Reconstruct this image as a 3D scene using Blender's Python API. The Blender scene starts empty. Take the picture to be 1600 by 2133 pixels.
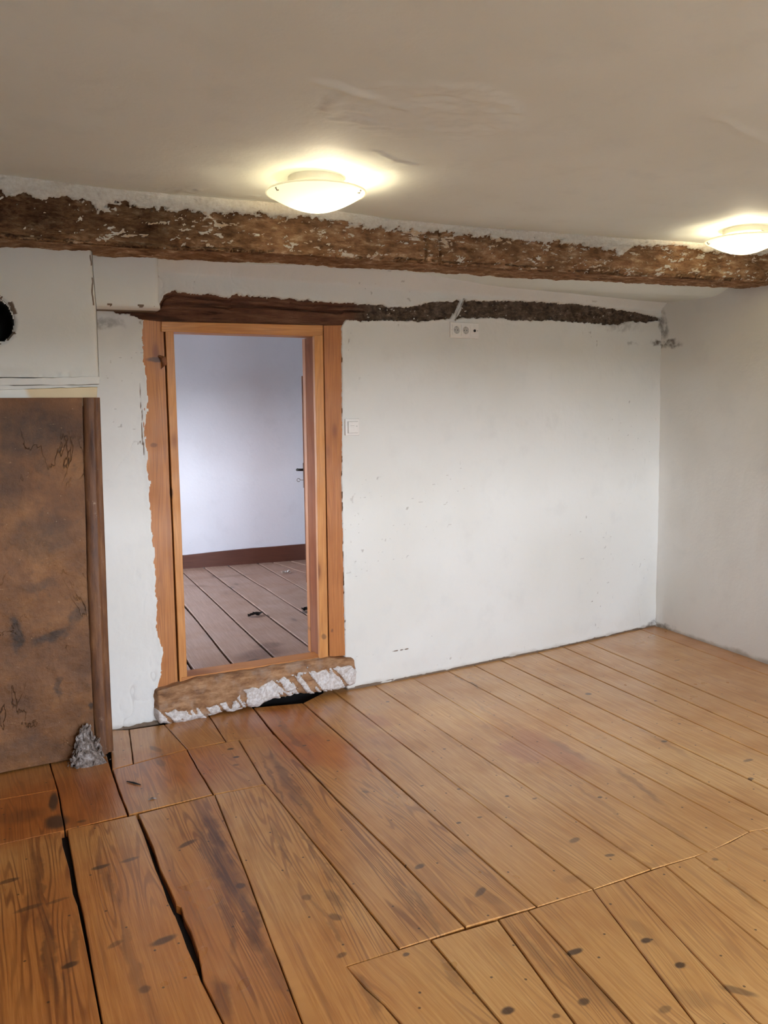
import bpy, math, random
import numpy as np
from mathutils import Matrix, Vector

random.seed(4)
SC = bpy.context.scene
COL = SC.collection

# ------------------------------------------------------------------ camera
F_PX, CX, CY = 1757.0, 800.0, 1066.5
def _dir(px, py):
    v = np.array([px - CX, -(py - CY), -F_PX]); return v / np.linalg.norm(v)
_Y = _dir(-50, 868); _Q = _dir(950, 856)
_Z = np.cross(_Q, _Y); _Z /= np.linalg.norm(_Z)
if _Z[1] < 0: _Z = -_Z
_X = np.cross(_Y, _Z)
ROT = np.array([_X, _Y, _Z])
EYE = np.array([0.0, 0.0, 1.4])
cam_data = bpy.data.cameras.new('camera')
cam = bpy.data.objects.new('camera', cam_data); COL.objects.link(cam)
cam_data.sensor_fit = 'HORIZONTAL'; cam_data.sensor_width = 36; cam_data.lens = F_PX / 1600 * 36
cam_data.clip_start = 0.05
M4 = Matrix([[*ROT[0], 0], [*ROT[1], 0], [*ROT[2], 1.4], [0, 0, 0, 1]])
cam.matrix_world = M4
SC.camera = cam

# ------------------------------------------------------------------ light and exposure
SC.view_settings.view_transform = 'Standard'; SC.view_settings.look = 'None'
SC.view_settings.exposure = 0.24; SC.view_settings.gamma = 1; SC.view_settings.use_curve_mapping = False
cy = SC.cycles
cy.use_adaptive_sampling = True; cy.adaptive_threshold = 0.05; cy.adaptive_min_samples = 16; cy.use_denoising = True
cy.max_bounces = 7; cy.diffuse_bounces = 4; cy.glossy_bounces = 2; cy.transmission_bounces = 3; cy.transparent_max_bounces = 4
cy.caustics_reflective = False; cy.caustics_refractive = False; cy.sample_clamp_indirect = 6.0
SKY = 67.0
world = bpy.data.worlds.new('world'); SC.world = world; world.use_nodes = True
wn = world.node_tree; wn.nodes.clear()
w_out = wn.nodes.new('ShaderNodeOutputWorld'); w_bg = wn.nodes.new('ShaderNodeBackground')
w_tc = wn.nodes.new('ShaderNodeTexCoord'); w_sep = wn.nodes.new('ShaderNodeSeparateXYZ')
w_rmp = wn.nodes.new('ShaderNodeValToRGB')
wn.links.new(w_tc.outputs['Generated'], w_sep.inputs[0]); wn.links.new(w_sep.outputs['Z'], w_rmp.inputs[0])
w_rmp.color_ramp.elements[0].position = 0.0; w_rmp.color_ramp.elements[0].color = (0.80, 0.88, 1.0, 1)
w_rmp.color_ramp.elements[1].position = 0.8; w_rmp.color_ramp.elements[1].color = (0.55, 0.72, 1.0, 1)
wn.links.new(w_rmp.outputs[0], w_bg.inputs[0]); w_bg.inputs[1].default_value = SKY
wn.links.new(w_bg.outputs[0], w_out.inputs[0])
LAMP_W = 16.0
LAMP_COL = (1.0, 0.85, 0.57)

# window openings: (x0, x1, z0, z1) in the wall behind the camera, (y0, y1, z0, z1) in the far room
WIN_FRONT = [(0.20, 1.20, 0.72, 1.58), (1.90, 3.00, 0.72, 1.58)]
WIN_FAR = [(5.15, 6.45, 0.75, 1.60)]
Y_FRONT, X_LEFT, X_FARL, X_FARR = -1.7, -1.3, -0.9, 3.3
def portal(loc, rot, sx, sy):
    l = bpy.data.lights.new('window_portal', 'AREA'); l.shape = 'RECTANGLE'; l.size = sx; l.size_y = sy
    l.cycles.is_portal = True
    o = bpy.data.objects.new('window_portal', l); o.location = loc; o.rotation_euler = rot; COL.objects.link(o)
for a, b, c, d in WIN_FRONT:
    portal(((a + b) / 2, Y_FRONT - 0.26, (c + d) / 2), (math.radians(90), 0, 0), b - a, d - c)
for a, b, c, d in WIN_FAR:
    portal((X_FARL - 0.26, (a + b) / 2, (c + d) / 2), (math.radians(90), 0, math.radians(-90)), b - a, d - c)

# ------------------------------------------------------------------ measuring: a ray of the photograph met with a real surface
def ray(px, py): return ROT @ _dir(px, py)
def on_z(px, py, z=0.0):
    r = ray(px, py); return EYE + r * (z - EYE[2]) / r[2]
def on_y(px, py, y):
    r = ray(px, py); return EYE + r * (y / r[1])
def on_x(px, py, x):
    r = ray(px, py); return EYE + r * (x / r[0])
def Yw(x): return np.interp(x, [-2, 0.4, 1.66, 2.23, 2.86, 3.95, 5], [3.80, 3.80, 3.822, 3.863, 3.923, 4.08, 4.2])
def on_wall(px, py, off=0.0):
    y = 3.85
    for _ in range(12):
        p = on_y(px, py, y); y = float(Yw(p[0])) - off
    return on_y(px, py, y)
def Xr(y, z): return 3.908 - 0.018 * z + (y - 4.077) * 0.085 + 0.17 * np.clip((4.08 - y) / .8, 0, 1) * np.clip(z / 2.1, 0, 1.1) ** 1.5
def on_right(px, py):
    x = 3.9
    for _ in range(12):
        p = on_x(px, py, x); x = float(Xr(p[1], p[2]))
    return on_x(px, py, x)

# ------------------------------------------------------------------ numpy noise
def vnoise(x, y, seed=0):
    T = np.random.default_rng(seed).random((256, 256))
    x = np.asarray(x, float); y = np.asarray(y, float)
    xi = np.floor(x).astype(int); yi = np.floor(y).astype(int)
    fx = x - xi; fy = y - yi; fx = fx * fx * (3 - 2 * fx); fy = fy * fy * (3 - 2 * fy)
    a = T[xi & 255, yi & 255]; b = T[(xi + 1) & 255, yi & 255]
    c = T[xi & 255, (yi + 1) & 255]; d = T[(xi + 1) & 255, (yi + 1) & 255]
    return (a * (1 - fx) + b * fx) * (1 - fy) + (c * (1 - fx) + d * fx) * fy
def fbm(x, y, seed=0, octv=4, gain=0.5):
    s = 0; a = 1; t = 0
    for o in range(octv):
        s = s + a * (vnoise(x, y, seed + o) - 0.5); t += a; a *= gain; x = x * 2.03 + 5.3; y = y * 2.03 + 1.7
    return s / t * 2
def sstep(a, b, x):
    t = np.clip((x - a) / (b - a), 0, 1); return t * t * (3 - 2 * t)

# ------------------------------------------------------------------ mesh helpers
def tag(o, label=None, cat=None, group=None, kind=None):
    if label: o['label'] = label
    if cat: o['category'] = cat
    if group: o['group'] = group
    if kind: o['kind'] = kind
    return o
def empty(name, loc=(0, 0, 0)):
    o = bpy.data.objects.new(name, None); o.location = loc; o.empty_display_size = 0.1; COL.objects.link(o); return o
def link(name, me, m=None, parent=None, smooth=False):
    o = bpy.data.objects.new(name, me); COL.objects.link(o)
    if m: me.materials.append(m)
    if parent:
        o.parent = parent
        if parent.type == 'EMPTY': o.matrix_parent_inverse = Matrix.Translation(parent.location).inverted()
    if smooth: me.polygons.foreach_set('use_smooth', [True] * len(me.polygons))
    return o
def mesh(name, V, Fc, m=None, parent=None, smooth=False, uv=None, attrs=None):
    me = bpy.data.meshes.new(name); me.from_pydata([tuple(map(float, v)) for v in V], [], Fc); me.update()
    if uv is not None:
        l = me.uv_layers.new(name='UVMap')
        li = np.empty(len(me.loops), int); me.loops.foreach_get('vertex_index', li)
        l.data.foreach_set('uv', np.asarray(uv, float)[li].ravel())
    if attrs:
        for k, a in attrs.items():
            me.attributes.new(k, 'FLOAT', 'POINT').data.foreach_set('value', np.asarray(a, np.float32))
    return link(name, me, m, parent, smooth)
def grid(name, P, m, parent=None, keep=None, attrs=None, uv=None, flip=False, smooth=True):
    """P: (nu, nv, 3) points -> one sheet; keep: (nu-1, nv-1) cells kept."""
    nu, nv = P.shape[:2]
    idx = np.arange(nu * nv).reshape(nu, nv)
    q = np.stack([idx[:-1, :-1], idx[1:, :-1], idx[1:, 1:], idx[:-1, 1:]], -1)
    if keep is not None: q = q[keep]
    q = q.reshape(-1, 4)
    if flip: q = q[:, ::-1]
    me = bpy.data.meshes.new(name)
    me.vertices.add(nu * nv); me.vertices.foreach_set('co', P.reshape(-1, 3).astype(np.float32).ravel())
    n = len(q); me.loops.add(n * 4); me.loops.foreach_set('vertex_index', q.astype(np.int32).ravel())
    me.polygons.add(n); me.polygons.foreach_set('loop_start', np.arange(n, dtype=np.int32) * 4)
    me.update(calc_edges=True)
    if attrs:
        for k, a in attrs.items():
            me.attributes.new(k, 'FLOAT', 'POINT').data.foreach_set('value', np.asarray(a, np.float32).ravel())
    if uv is not None:
        l = me.uv_layers.new(name='UVMap'); l.data.foreach_set('uv', uv.reshape(-1, 2)[q.ravel()].astype(np.float32).ravel())
    me.validate()
    return link(name, me, m, parent, smooth)
def box_data(x0, x1, y0, y1, z0, z1):
    V = [(x0, y0, z0), (x1, y0, z0), (x1, y1, z0), (x0, y1, z0), (x0, y0, z1), (x1, y0, z1), (x1, y1, z1), (x0, y1, z1)]
    Fc = [(0, 3, 2, 1), (4, 5, 6, 7), (0, 1, 5, 4), (1, 2, 6, 5), (2, 3, 7, 6), (3, 0, 4, 7)]
    return V, Fc
def bevel(o, w=0.003, seg=2):
    b = o.modifiers.new('bevel', 'BEVEL'); b.width = w; b.segments = seg; b.limit_method = 'ANGLE'; return o
def box(name, b, m, parent=None, bev=0.0):
    V, Fc = box_data(*b)
    uv = [(v[0] + v[1], v[2]) for v in V]
    if (b[1] - b[0]) > (b[5] - b[4]): uv = [(v[2] + v[1], v[0]) for v in V]
    o = mesh(name, V, Fc, m, parent, uv=uv)
    return bevel(o, bev) if bev else o
def multi(name, boxes, m, parent=None):
    V, Fc = [], []
    for b in boxes:
        v, f = box_data(*b); k = len(V); V += v; Fc += [tuple(i + k for i in q) for q in f]
    return mesh(name, V, Fc, m, parent)
def prism(name, pts, y_front, y_back, m, parent=None, bev=0.002, along='z', sub=0, wob=0.0):
    """quad of wall points (tl, tr, br, bl as x,z) pulled out in y; uv runs along the grain."""
    tl, tr, br, bl = [np.array(p, float) for p in pts]
    n = sub + 1
    def off(p): return float(Yw(p[0]))
    V, uv = [], []
    if along == 'z': A = [tl + (bl - tl) * i / n for i in range(n + 1)]; B = [tr + (br - tr) * i / n for i in range(n + 1)]
    else: A = [tl + (tr - tl) * i / n for i in range(n + 1)]; B = [bl + (br - bl) * i / n for i in range(n + 1)]
    rs = random.Random(name + str(tl[0]))
    for i, (a, b) in enumerate(zip(A, B)):
        if wob and 0 < i < n:
            w1, w2 = rs.uniform(-wob, wob), rs.uniform(-wob, wob)
            if along == 'z': a = a + [w1, 0]; b = b + [w2, 0]
            else: a = a + [0, w1]; b = b + [0, w2]
        L = i / n * np.linalg.norm(bl - tl if along == 'z' else tr - tl)
        W = np.linalg.norm(b - a)
        V += [(a[0], off(a) + y_front, a[1]), (b[0], off(b) + y_front, b[1]), (b[0], off(b) + y_back, b[1]), (a[0], off(a) + y_back, a[1])]
        uv += [(0, L), (W, L), (W + 0.1, L), (-0.1, L)]
    Fc = []
    for i in range(n):
        k = 4 * i
        for j in range(4): Fc.append((k + j, k + (j + 1) % 4, k + 4 + (j + 1) % 4, k + 4 + j))
    Fc.append((3, 2, 1, 0)); k = 4 * n; Fc.append((k, k + 1, k + 2, k + 3))
    if along != 'z': Fc = [f[::-1] for f in Fc]
    Fc = [f[::-1] for f in Fc]
    o = mesh(name, V, Fc, m, parent, uv=uv)
    return bevel(o, bev) if bev else o
def lathe(prof, seg, c=(0, 0, 0)):
    V, Fc = [], []
    for r, z in prof:
        for k in range(seg):
            a = 2 * math.pi * k / seg; V.append((c[0] + r * math.cos(a), c[1] + r * math.sin(a), c[2] + z))
    for i in range(len(prof) - 1):
        for k in range(seg):
            Fc.append((i * seg + k, i * seg + (k + 1) % seg, (i + 1) * seg + (k + 1) % seg, (i + 1) * seg + k))
    return V, Fc
def tube(pts, r, seg=8):
    pts = [np.array(p, float) for p in pts]; V, Fc = [], []
    rr = r if isinstance(r, (list, tuple)) else [r] * len(pts)
    for i, p in enumerate(pts):
        t = pts[min(i + 1, len(pts) - 1)] - pts[max(i - 1, 0)]; t = t / np.linalg.norm(t)
        u = np.cross(t, [0, 0, 1] if abs(t[2]) < 0.9 else [1, 0, 0]); u /= np.linalg.norm(u); w = np.cross(t, u)
        for k in range(seg):
            a = 2 * math.pi * k / seg; V.append(p + rr[i] * (math.cos(a) * u + math.sin(a) * w))
    for i in range(len(pts) - 1):
        for k in range(seg): Fc.append((i * seg + k, i * seg + (k + 1) % seg, (i + 1) * seg + (k + 1) % seg, (i + 1) * seg + k))
    Fc.append(tuple(range(seg))[::-1]); k = (len(pts) - 1) * seg; Fc.append(tuple(k + j for j in range(seg)))
    return V, Fc

# ------------------------------------------------------------------ material helpers
class G:
    def __init__(s, name):
        s.m = bpy.data.materials.new(name); s.m.use_nodes = True; s.nt = s.m.node_tree
        s.nt.nodes.clear(); s.out = s.n('ShaderNodeOutputMaterial'); s.b = s.n('ShaderNodeBsdfPrincipled')
        s.l(s.b.outputs[0], s.out.inputs[0])
    def n(s, t): return s.nt.nodes.new(t)
    def l(s, a, b): s.nt.links.new(a, b)
    def put(s, sock, v):
        if v is None: return
        if hasattr(v, 'is_output') or isinstance(v, bpy.types.NodeSocket): s.l(v, sock)
        elif isinstance(v, (tuple, list)) and len(v) == 3 and sock.type == 'RGBA': sock.default_value = (*v, 1)
        else: sock.default_value = v
    def math(s, op, a, b=0.5, c=None, clamp=False):
        q = s.n('ShaderNodeMath'); q.operation = op; q.use_clamp = clamp; s.put(q.inputs[0], a); s.put(q.inputs[1], b)
        if c is not None: s.put(q.inputs[2], c)
        return q.outputs[0]
    def mr(s, v, a, b, c=0.0, d=1.0, smooth=True):
        q = s.n('ShaderNodeMapRange'); q.interpolation_type = 'SMOOTHSTEP' if smooth else 'LINEAR'
        for i, x in enumerate((v, a, b, c, d)): s.put(q.inputs[i], x)
        return q.outputs[0]
    def pos(s): return s.n('ShaderNodeNewGeometry').outputs['Position']
    def uv(s): return s.n('ShaderNodeTexCoord').outputs['UV']
    def xyz(s, v):
        q = s.n('ShaderNodeSeparateXYZ'); s.l(v, q.inputs[0]); return q.outputs
    def comb(s, x, y, z=0.0):
        q = s.n('ShaderNodeCombineXYZ'); s.put(q.inputs[0], x); s.put(q.inputs[1], y); s.put(q.inputs[2], z); return q.outputs[0]
    def map(s, v, loc=(0, 0, 0), rot=(0, 0, 0), scale=(1, 1, 1), t='POINT'):
        q = s.n('ShaderNodeMapping'); q.vector_type = t; s.l(v, q.inputs[0])
        q.inputs[1].default_value = loc; q.inputs[2].default_value = rot; q.inputs[3].default_value = scale; return q.outputs[0]
    def noise(s, v, scale=5, det=4, rough=0.55, dist=0.0, w=None, col=False):
        q = s.n('ShaderNodeTexNoise')
        if w is not None: q.noise_dimensions = '4D'; s.put(q.inputs['W'], w)
        s.l(v, q.inputs['Vector']); q.inputs['Scale'].default_value = scale; q.inputs['Detail'].default_value = det
        q.inputs['Roughness'].default_value = rough; q.inputs['Distortion'].default_value = dist
        return q.outputs['Color' if col else 'Fac']
    def vor(s, v, scale=5, feat='F1', rnd=1.0, out='Distance'):
        q = s.n('ShaderNodeTexVoronoi'); q.feature = feat; s.l(v, q.inputs['Vector']); q.inputs['Scale'].default_value = scale
        q.inputs['Randomness'].default_value = rnd; return q.outputs[out]
    def mix(s, f, a, b, mode='MIX'):
        q = s.n('ShaderNodeMix'); q.data_type = 'RGBA'; q.blend_type = mode
        s.put(q.inputs[0], f); s.put(q.inputs[6], a); s.put(q.inputs[7], b); return q.outputs[2]
    def ramp(s, f, stops):
        q = s.n('ShaderNodeValToRGB'); s.l(f, q.inputs[0]); e = q.color_ramp.elements
        while len(e) < len(stops): e.new(0.5)
        for x, (p, c) in zip(e, stops): x.position = p; x.color = (*c, 1)
        return q.outputs[0]
    def attr(s, name, kind='GEOMETRY'):
        q = s.n('ShaderNodeAttribute'); q.attribute_name = name; q.attribute_type = kind; return q.outputs['Fac']
    def bump(s, h, strength=0.5, dist=0.01, nrm=None):
        q = s.n('ShaderNodeBump'); q.inputs['Strength'].default_value = strength; q.inputs['Distance'].default_value = dist
        s.l(h, q.inputs['Height'])
        if nrm is not None: s.l(nrm, q.inputs['Normal'])
        return q.outputs[0]
    def fin(s, col, rough=0.6, nrm=None, spec=None, coat=None):
        s.put(s.b.inputs['Base Color'], col); s.put(s.b.inputs['Roughness'], rough)
        if nrm is not None: s.l(nrm, s.b.inputs['Normal'])
        if spec is not None: s.b.inputs['Specular IOR Level'].default_value = spec
        if coat is not None: s.put(s.b.inputs['Coat Weight'], coat[0]); s.put(s.b.inputs['Coat Roughness'], coat[1])
        return s.m
    def spots(s, vec2, lst, warp=0.02, core=0.35):
        """soft ellipses at real places of a surface: (u, v, ru, rv, angle in degrees, strength)"""
        if not hasattr(s, 'nz'): s.nz = s.noise(vec2, 9, 3, 0.6, col=True)
        nz = s.nz
        q = s.n('ShaderNodeVectorMath'); q.operation = 'MULTIPLY_ADD'; s.l(nz, q.inputs[0]); q.inputs[1].default_value = (warp * 2, warp * 2, 0)
        s.l(vec2, q.inputs[2]); v = s.map(q.outputs[0], loc=(-warp, -warp, 0)); acc = None; vx, vy, _ = s.xyz(v)
        for (u, w, ru, rw, an, st) in lst:
            vv = v if acc is None else s.comb(vx, vy, acc)           # the running value rides along in z, which the mapping flattens
            mp = s.map(vv, loc=(u, w, 0), rot=(0, 0, math.radians(an)), scale=(ru, rw, 1e6), t='TEXTURE')
            d = s.n('ShaderNodeVectorMath'); d.operation = 'LENGTH'; s.l(mp, d.inputs[0])
            k = s.mr(d.outputs['Value'], core, 1.0, st, 0.0)
            acc = k if acc is None else s.math('MAXIMUM', acc, k)
        return acc

def plain(name, col, rough=0.5, metal=0.0):
    g = G(name); p = g.pos(); n = g.noise(p, 40, 3)
    g.b.inputs['Metallic'].default_value = metal
    return g.fin(g.mix(n, tuple(c * 0.9 for c in col), tuple(min(1, c * 1.06) for c in col)), rough)

def plaster_mat(name, base=(0.775, 0.76, 0.715), dirt=None, axes='xz', bumpk=0.5, grime=0.0, patches=None, cool=None):
    g = G(name); p = g.pos(); x, y, z = g.xyz(p)
    v2 = g.comb(x if axes[0] == 'x' else y, z if axes[1] == 'z' else y)
    big = g.noise(p, 1.3, 2, 0.6); mid = g.noise(p, 7, 4, 0.6); fine = g.noise(p, 60, 2, 0.6)
    dark = tuple(c * 0.86 for c in base)
    col = g.mix(g.mr(big, 0.35, 0.7), base, tuple(c * k for c, k in zip(base, (0.94, 0.93, 0.91))))
    col = g.mix(g.math('MULTIPLY', g.mr(mid, 0.5, 0.75), 0.35), col, dark)
    # small chips and pock marks
    cell = g.vor(p, 9, rnd=1.0); thr = g.mr(g.noise(p, 3.0, 2), 0.5, 0.75, 0.0, 0.05)
    chips = g.math('LESS_THAN', g.math('ADD', cell, g.math('MULTIPLY', fine, 0.05)), g.math('ADD', thr, 0.015))
    col = g.mix(g.math('MULTIPLY', chips, 0.55), col, (0.25, 0.2, 0.15))
    h = g.math('ADD', g.math('MULTIPLY', mid, 0.6), g.math('MULTIPLY', fine, 0.12))
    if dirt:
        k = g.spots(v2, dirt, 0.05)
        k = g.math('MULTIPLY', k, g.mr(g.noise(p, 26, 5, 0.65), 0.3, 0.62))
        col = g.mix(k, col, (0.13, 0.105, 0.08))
    if patches:
        for lst, c in patches: col = g.mix(g.spots(v2, lst, 0.03), col, c)
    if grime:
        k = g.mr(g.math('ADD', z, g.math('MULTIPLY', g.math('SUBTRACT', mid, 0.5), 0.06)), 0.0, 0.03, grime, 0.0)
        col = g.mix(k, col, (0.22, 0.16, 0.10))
    m = g.attr('bare')                                              # raw edge: brown render behind broken plaster
    col = g.mix(g.mr(m, 0.25, 0.6), col, (0.17, 0.115, 0.075))
    return g.fin(col, 0.72, g.bump(h, bumpk, 0.012), spec=0.3)

def wood_mat(name, light, mid, dark, gloss=0.4, scale=1.0, knots=True, stains=None, blot=None, region=None, coat=None, dust=0.0, axes='xy', wpos=True, dots=0.0):
    """pine: grain runs along UV v (metres)"""
    g = G(name); uv = g.uv(); rnd = g.n('ShaderNodeObjectInfo').outputs['Random']
    u, v, _ = g.xyz(uv); off = g.math('MULTIPLY', rnd, 37.0)
    base = g.comb(g.math('ADD', u, off), g.math('MULTIPLY', v, 0.12), off)
    wob = g.noise(base, 6 * scale, 1, 0.5)                           # long lazy bends of the rings
    uu = g.math('MULTIPLY_ADD', wob, 0.03, u)
    field = g.noise(g.comb(g.math('MULTIPLY', uu, 9.0 * scale), g.math('MULTIPLY', v, 0.55), off), 1.0, 2, 0.5)
    rings = g.math('SINE', g.math('MULTIPLY', field, 150.0))          # contour lines of a stretched field: cathedral figure
    rings = g.mr(rings, -0.1, 1.0)
    figure = g.mr(g.noise(g.comb(g.math('MULTIPLY', uu, 8.0), g.math('MULTIPLY', v, 1.1), off), 1.0, 2, 0.6), 0.42, 0.60)
    fib = g.noise(g.comb(g.math('MULTIPLY', uu, 140.0 * scale), g.math('MULTIPLY', v, 5.0), off), 1.0, 3, 0.65)
    col = g.mix(g.mr(fib, 0.3, 0.72), mid, light)
    gr = g.attr('grain', 'OBJECT')
    k = g.math('MULTIPLY', g.math('MULTIPLY', rings, figure), gr)
    streak = g.noise(g.comb(g.math('MULTIPLY', uu, 38.0), g.math('MULTIPLY', v, 1.3), off), 1.0, 3, 0.6)
    k = g.math('MAXIMUM', k, g.math('MULTIPLY', g.mr(streak, .54, .72), g.math('MULTIPLY', gr, .9)))
    k = g.math('MULTIPLY', k, g.mr(fib, .25, .6, .45, 1.0)); col = g.mix(g.math('MULTIPLY', k, 0.72), col, dark)
    ht = fib
    if knots:
        kc = g.comb(g.math('MULTIPLY', g.math('ADD', u, off), 7.0), g.math('MULTIPLY', v, 2.6), 0.0)
        d = g.vor(kc, 1.0, rnd=1.0)
        kk = g.mr(d, 0.05, 0.16, 0.85, 0.0)
        col = g.mix(kk, col, dark)
        ring2 = g.mr(d, 0.1, 0.32, 0.4, 0.0); col = g.mix(g.math('MULTIPLY', ring2, fib), col, dark)
    p = g.pos(); x, y, z = g.xyz(p)
    v2 = g.comb(x if axes[0] == 'x' else y, y if axes[1] == 'y' else z)
    tone = g.attr('tone', 'OBJECT')                                  # each board's own shade
    col = g.mix(g.mr(tone, 0.0, 1.0, 0.0, 0.75, False), col, g.mix(1.0, col, (0.62, 0.42, 0.26), 'MULTIPLY'))
    cl = g.noise(p, 3.2, 3, 0.6); cloud = g.mr(cl, 0.45, 0.75, 0.0, 0.4); col = g.mix(cloud, col, g.mix(1.0, col, (0.72, 0.55, 0.38), 'MULTIPLY'))
    rough = g.mr(cl, 0.3, 0.7, gloss - 0.07, gloss + 0.1)
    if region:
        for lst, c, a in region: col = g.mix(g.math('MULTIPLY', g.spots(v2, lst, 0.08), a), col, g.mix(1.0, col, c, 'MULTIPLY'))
    if blot:
        kb = g.math('MULTIPLY', g.spots(v2, blot, 0.035), g.mr(fib, 0.3, 0.62, 0.45, 1.0)); col = g.mix(kb, col, (0.075, 0.024, 0.009))
    if stains:
        ks = g.spots(v2, stains, 0.014, 0.5); col = g.mix(ks, col, (0.05, 0.022, 0.011))
    if dots:
        vq = g.n('ShaderNodeTexVoronoi'); vq.voronoi_dimensions = '2D'; g.l(p, vq.inputs['Vector']); vq.inputs['Scale'].default_value = 5.5
        dd = g.math('ADD', vq.outputs['Distance'], g.math('MULTIPLY', fib, 0.02))
        col = g.mix(g.mr(dd, 0.024, 0.036, dots, 0.0), col, (0.05, 0.022, 0.01))
    if dust: col = g.mix(g.math('MULTIPLY', g.mr(g.noise(p, 2.2, 5, 0.6), 0.25, 0.75, 0.5, 1.0), dust), col, (0.42, 0.33, 0.28))
    return g.fin(col, rough, g.bump(ht, 0.25, 0.004), coat=coat)

# stain, tint and painted reflection positions on the real floor
def sp(px, py, ru, rv, an, st, z=0.0):
    p = on_z(px, py, z); return (p[0], p[1], ru, rv, an, st)
def spl(x0, y0, x1, y1, w, st):
    a, b = on_z(x0, y0)[:2], on_z(x1, y1)[:2]; d = b - a; L = np.linalg.norm(d)
    return ((a[0] + b[0]) / 2, (a[1] + b[1]) / 2, w, L / 2 * 1.15, math.degrees(math.atan2(-d[0], d[1])), st)
def spy(px, py, y, ru, rv, an, st):
    p = on_y(px, py, y); return (p[0], p[2], ru, rv, an, st)

FLOOR_SPOTS = [sp(390, 1757, .045, .016, 25, .8), sp(210, 1805, .035, .014, 10, .8), sp(270, 1790, .04, .012, 5, .6), sp(20, 1835, .04, .014, 10, .7),
    sp(60, 1893, .05, .014, 5, .6), sp(120, 1877, .04, .011, 12, .5), sp(147, 2010, .028, .016, 20, .8), sp(340, 1958, .045, .02, 10, .8),
    sp(242, 1965, .03, .014, 30, .5), sp(300, 2060, .016, .02, 0, .6), sp(480, 1560, .018, .013, 0, .95), sp(493, 1577, .018, .013, 0, .95), sp(491, 1594, .016, .012, 0, .6),
    sp(875, 1804, .022, .016, 30, .75), sp(1000, 1857, .035, .014, 30, .7), sp(1270, 1782, .022, .014, -20, .7), sp(1196, 1750, .03, .014, 20, .6),
    sp(1197, 1982, .03, .016, 0, .9), sp(1345, 1960, .022, .014, 0, .9), sp(1418, 2012, .02, .014, 0, .9), sp(1058, 2105, .022, .015, 0, .9), sp(1215, 2086, .022, .015, 0, .8),
    sp(1385, 2104, .022, .014, 0, .5), sp(1540, 2065, .05, .018, -50, .6), sp(1225, 1445, .022, .02, 0, .8), sp(1384, 1544, .02, .014, 0, .8), sp(1563, 1622, .02, .014, 0, .8),
    sp(1057, 1658, .012, .009, 0, .9), sp(1113, 1663, .014, .007, 0, .6), sp(957, 1715, .012, .008, 0, .8), sp(1000, 1702, .012, .008, 0, .7), sp(1250, 1661, .012, .008, 0, .8),
    sp(808, 1462, .012, .009, 0, .9), sp(584, 1512, .012, .009, 0, .8), sp(633, 1553, .012, .009, 0, .8), sp(683, 1543, .012, .009, 0, .8), sp(762, 1649, .02, .01, -60, .5),
    sp(112, 1670, .022, .10, -3, .95), sp(118, 1712, .05, .07, 0, .9), sp(172, 1710, .022, .014, 0, .6), sp(325, 1560, .02, .06, 20, .55), sp(335, 1590, .02, .05, 10, .5),
    sp(500, 1845, .018, .02, 0, .8), sp(925, 1560, .01, .008, 0, .7), sp(955, 1645, .01, .007, 0, .8), sp(880, 1637, .01, .008, 0, .7), sp(1300, 1500, .01, .008, 0, .6),
    sp(1365, 1460, .01, .008, 0, .7), sp(1415, 1507, .01, .008, 0, .7), sp(1480, 1446, .01, .008, 0, .7), sp(1410, 1375, .03, .01, 0, .5), sp(1560, 1585, .03, .014, 0, .6),
    sp(712, 1990, .02, .012, 0, .6), sp(640, 1870, .02, .02, 0, .5), sp(697, 1910, .02, .03, 30, .6), sp(1490, 1790, .012, .01, 0, .6), sp(843, 1990, .012, .01, 0, .8), sp(1155, 2115, .012, .01, 0, .7)]
FLOOR_BLOT = [spl(425, 1680, 470, 1800, .035, .9), spl(435, 1740, 505, 1900, .045, .95), spl(400, 1700, 460, 1850, .02, .7), spl(490, 1830, 560, 2010, .035, .85), spl(455, 1850, 500, 2000, .02, .6), spl(540, 1950, 600, 2100, .03, .5),
    spl(75, 1760, 90, 1960, .02, .6), spl(95, 1880, 115, 2100, .022, .7), spl(160, 1890, 130, 2110, .018, .5), spl(70, 1800, 60, 1950, .02, .4), spl(200, 1780, 250, 1900, .02, .45), spl(255, 1900, 300, 2100, .02, .4),
    spl(450, 2030, 475, 2133, .03, .7), spl(560, 1560, 640, 1700, .03, .6), spl(535, 1560, 600, 1690, .012, .6), spl(590, 1600, 690, 1760, .016, .55), spl(600, 1700, 760, 1920, .014, .45), spl(560, 1700, 620, 1830, .012, .4), spl(570, 1490, 660, 1590, .02, .5),
    spl(640, 1860, 740, 2000, .012, .45), spl(680, 1850, 710, 1900, .025, .6), spl(935, 1400, 1010, 1440, .012, .7), spl(840, 1840, 935, 1960, .02, .45), spl(780, 1780, 900, 1950, .015, .4), spl(1040, 1900, 1180, 2060, .025, .35),
    spl(1150, 1985, 1290, 2110, .05, .35), spl(910, 1990, 970, 2070, .02, .45), spl(1270, 1590, 1400, 1690, .02, .45), spl(1130, 1530, 1250, 1600, .03, .35), spl(1300, 1500, 1460, 1590, .02, .25), spl(1340, 1690, 1470, 1770, .02, .3),
    spl(1290, 1900, 1400, 1990, .03, .3), spl(1490, 1810, 1600, 1900, .02, .35), spl(740, 2020, 800, 2133, .02, .45), spl(955, 1440, 1100, 1540, .012, .25), spl(1180, 1620, 1330, 1730, .012, .3),
    sp(1190, 1830, .05, .03, 10, .3), sp(1020, 1870, .03, .06, 20, .3), sp(40, 1700, .12, .08, 0, .5), sp(190, 1660, .06, .08, 0, .25), sp(960, 1770, .04, .05, 0, .35), sp(1440, 2080, .04, .06, 30, .3), sp(330, 1575, .05, .07, 0, .4)]
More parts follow.
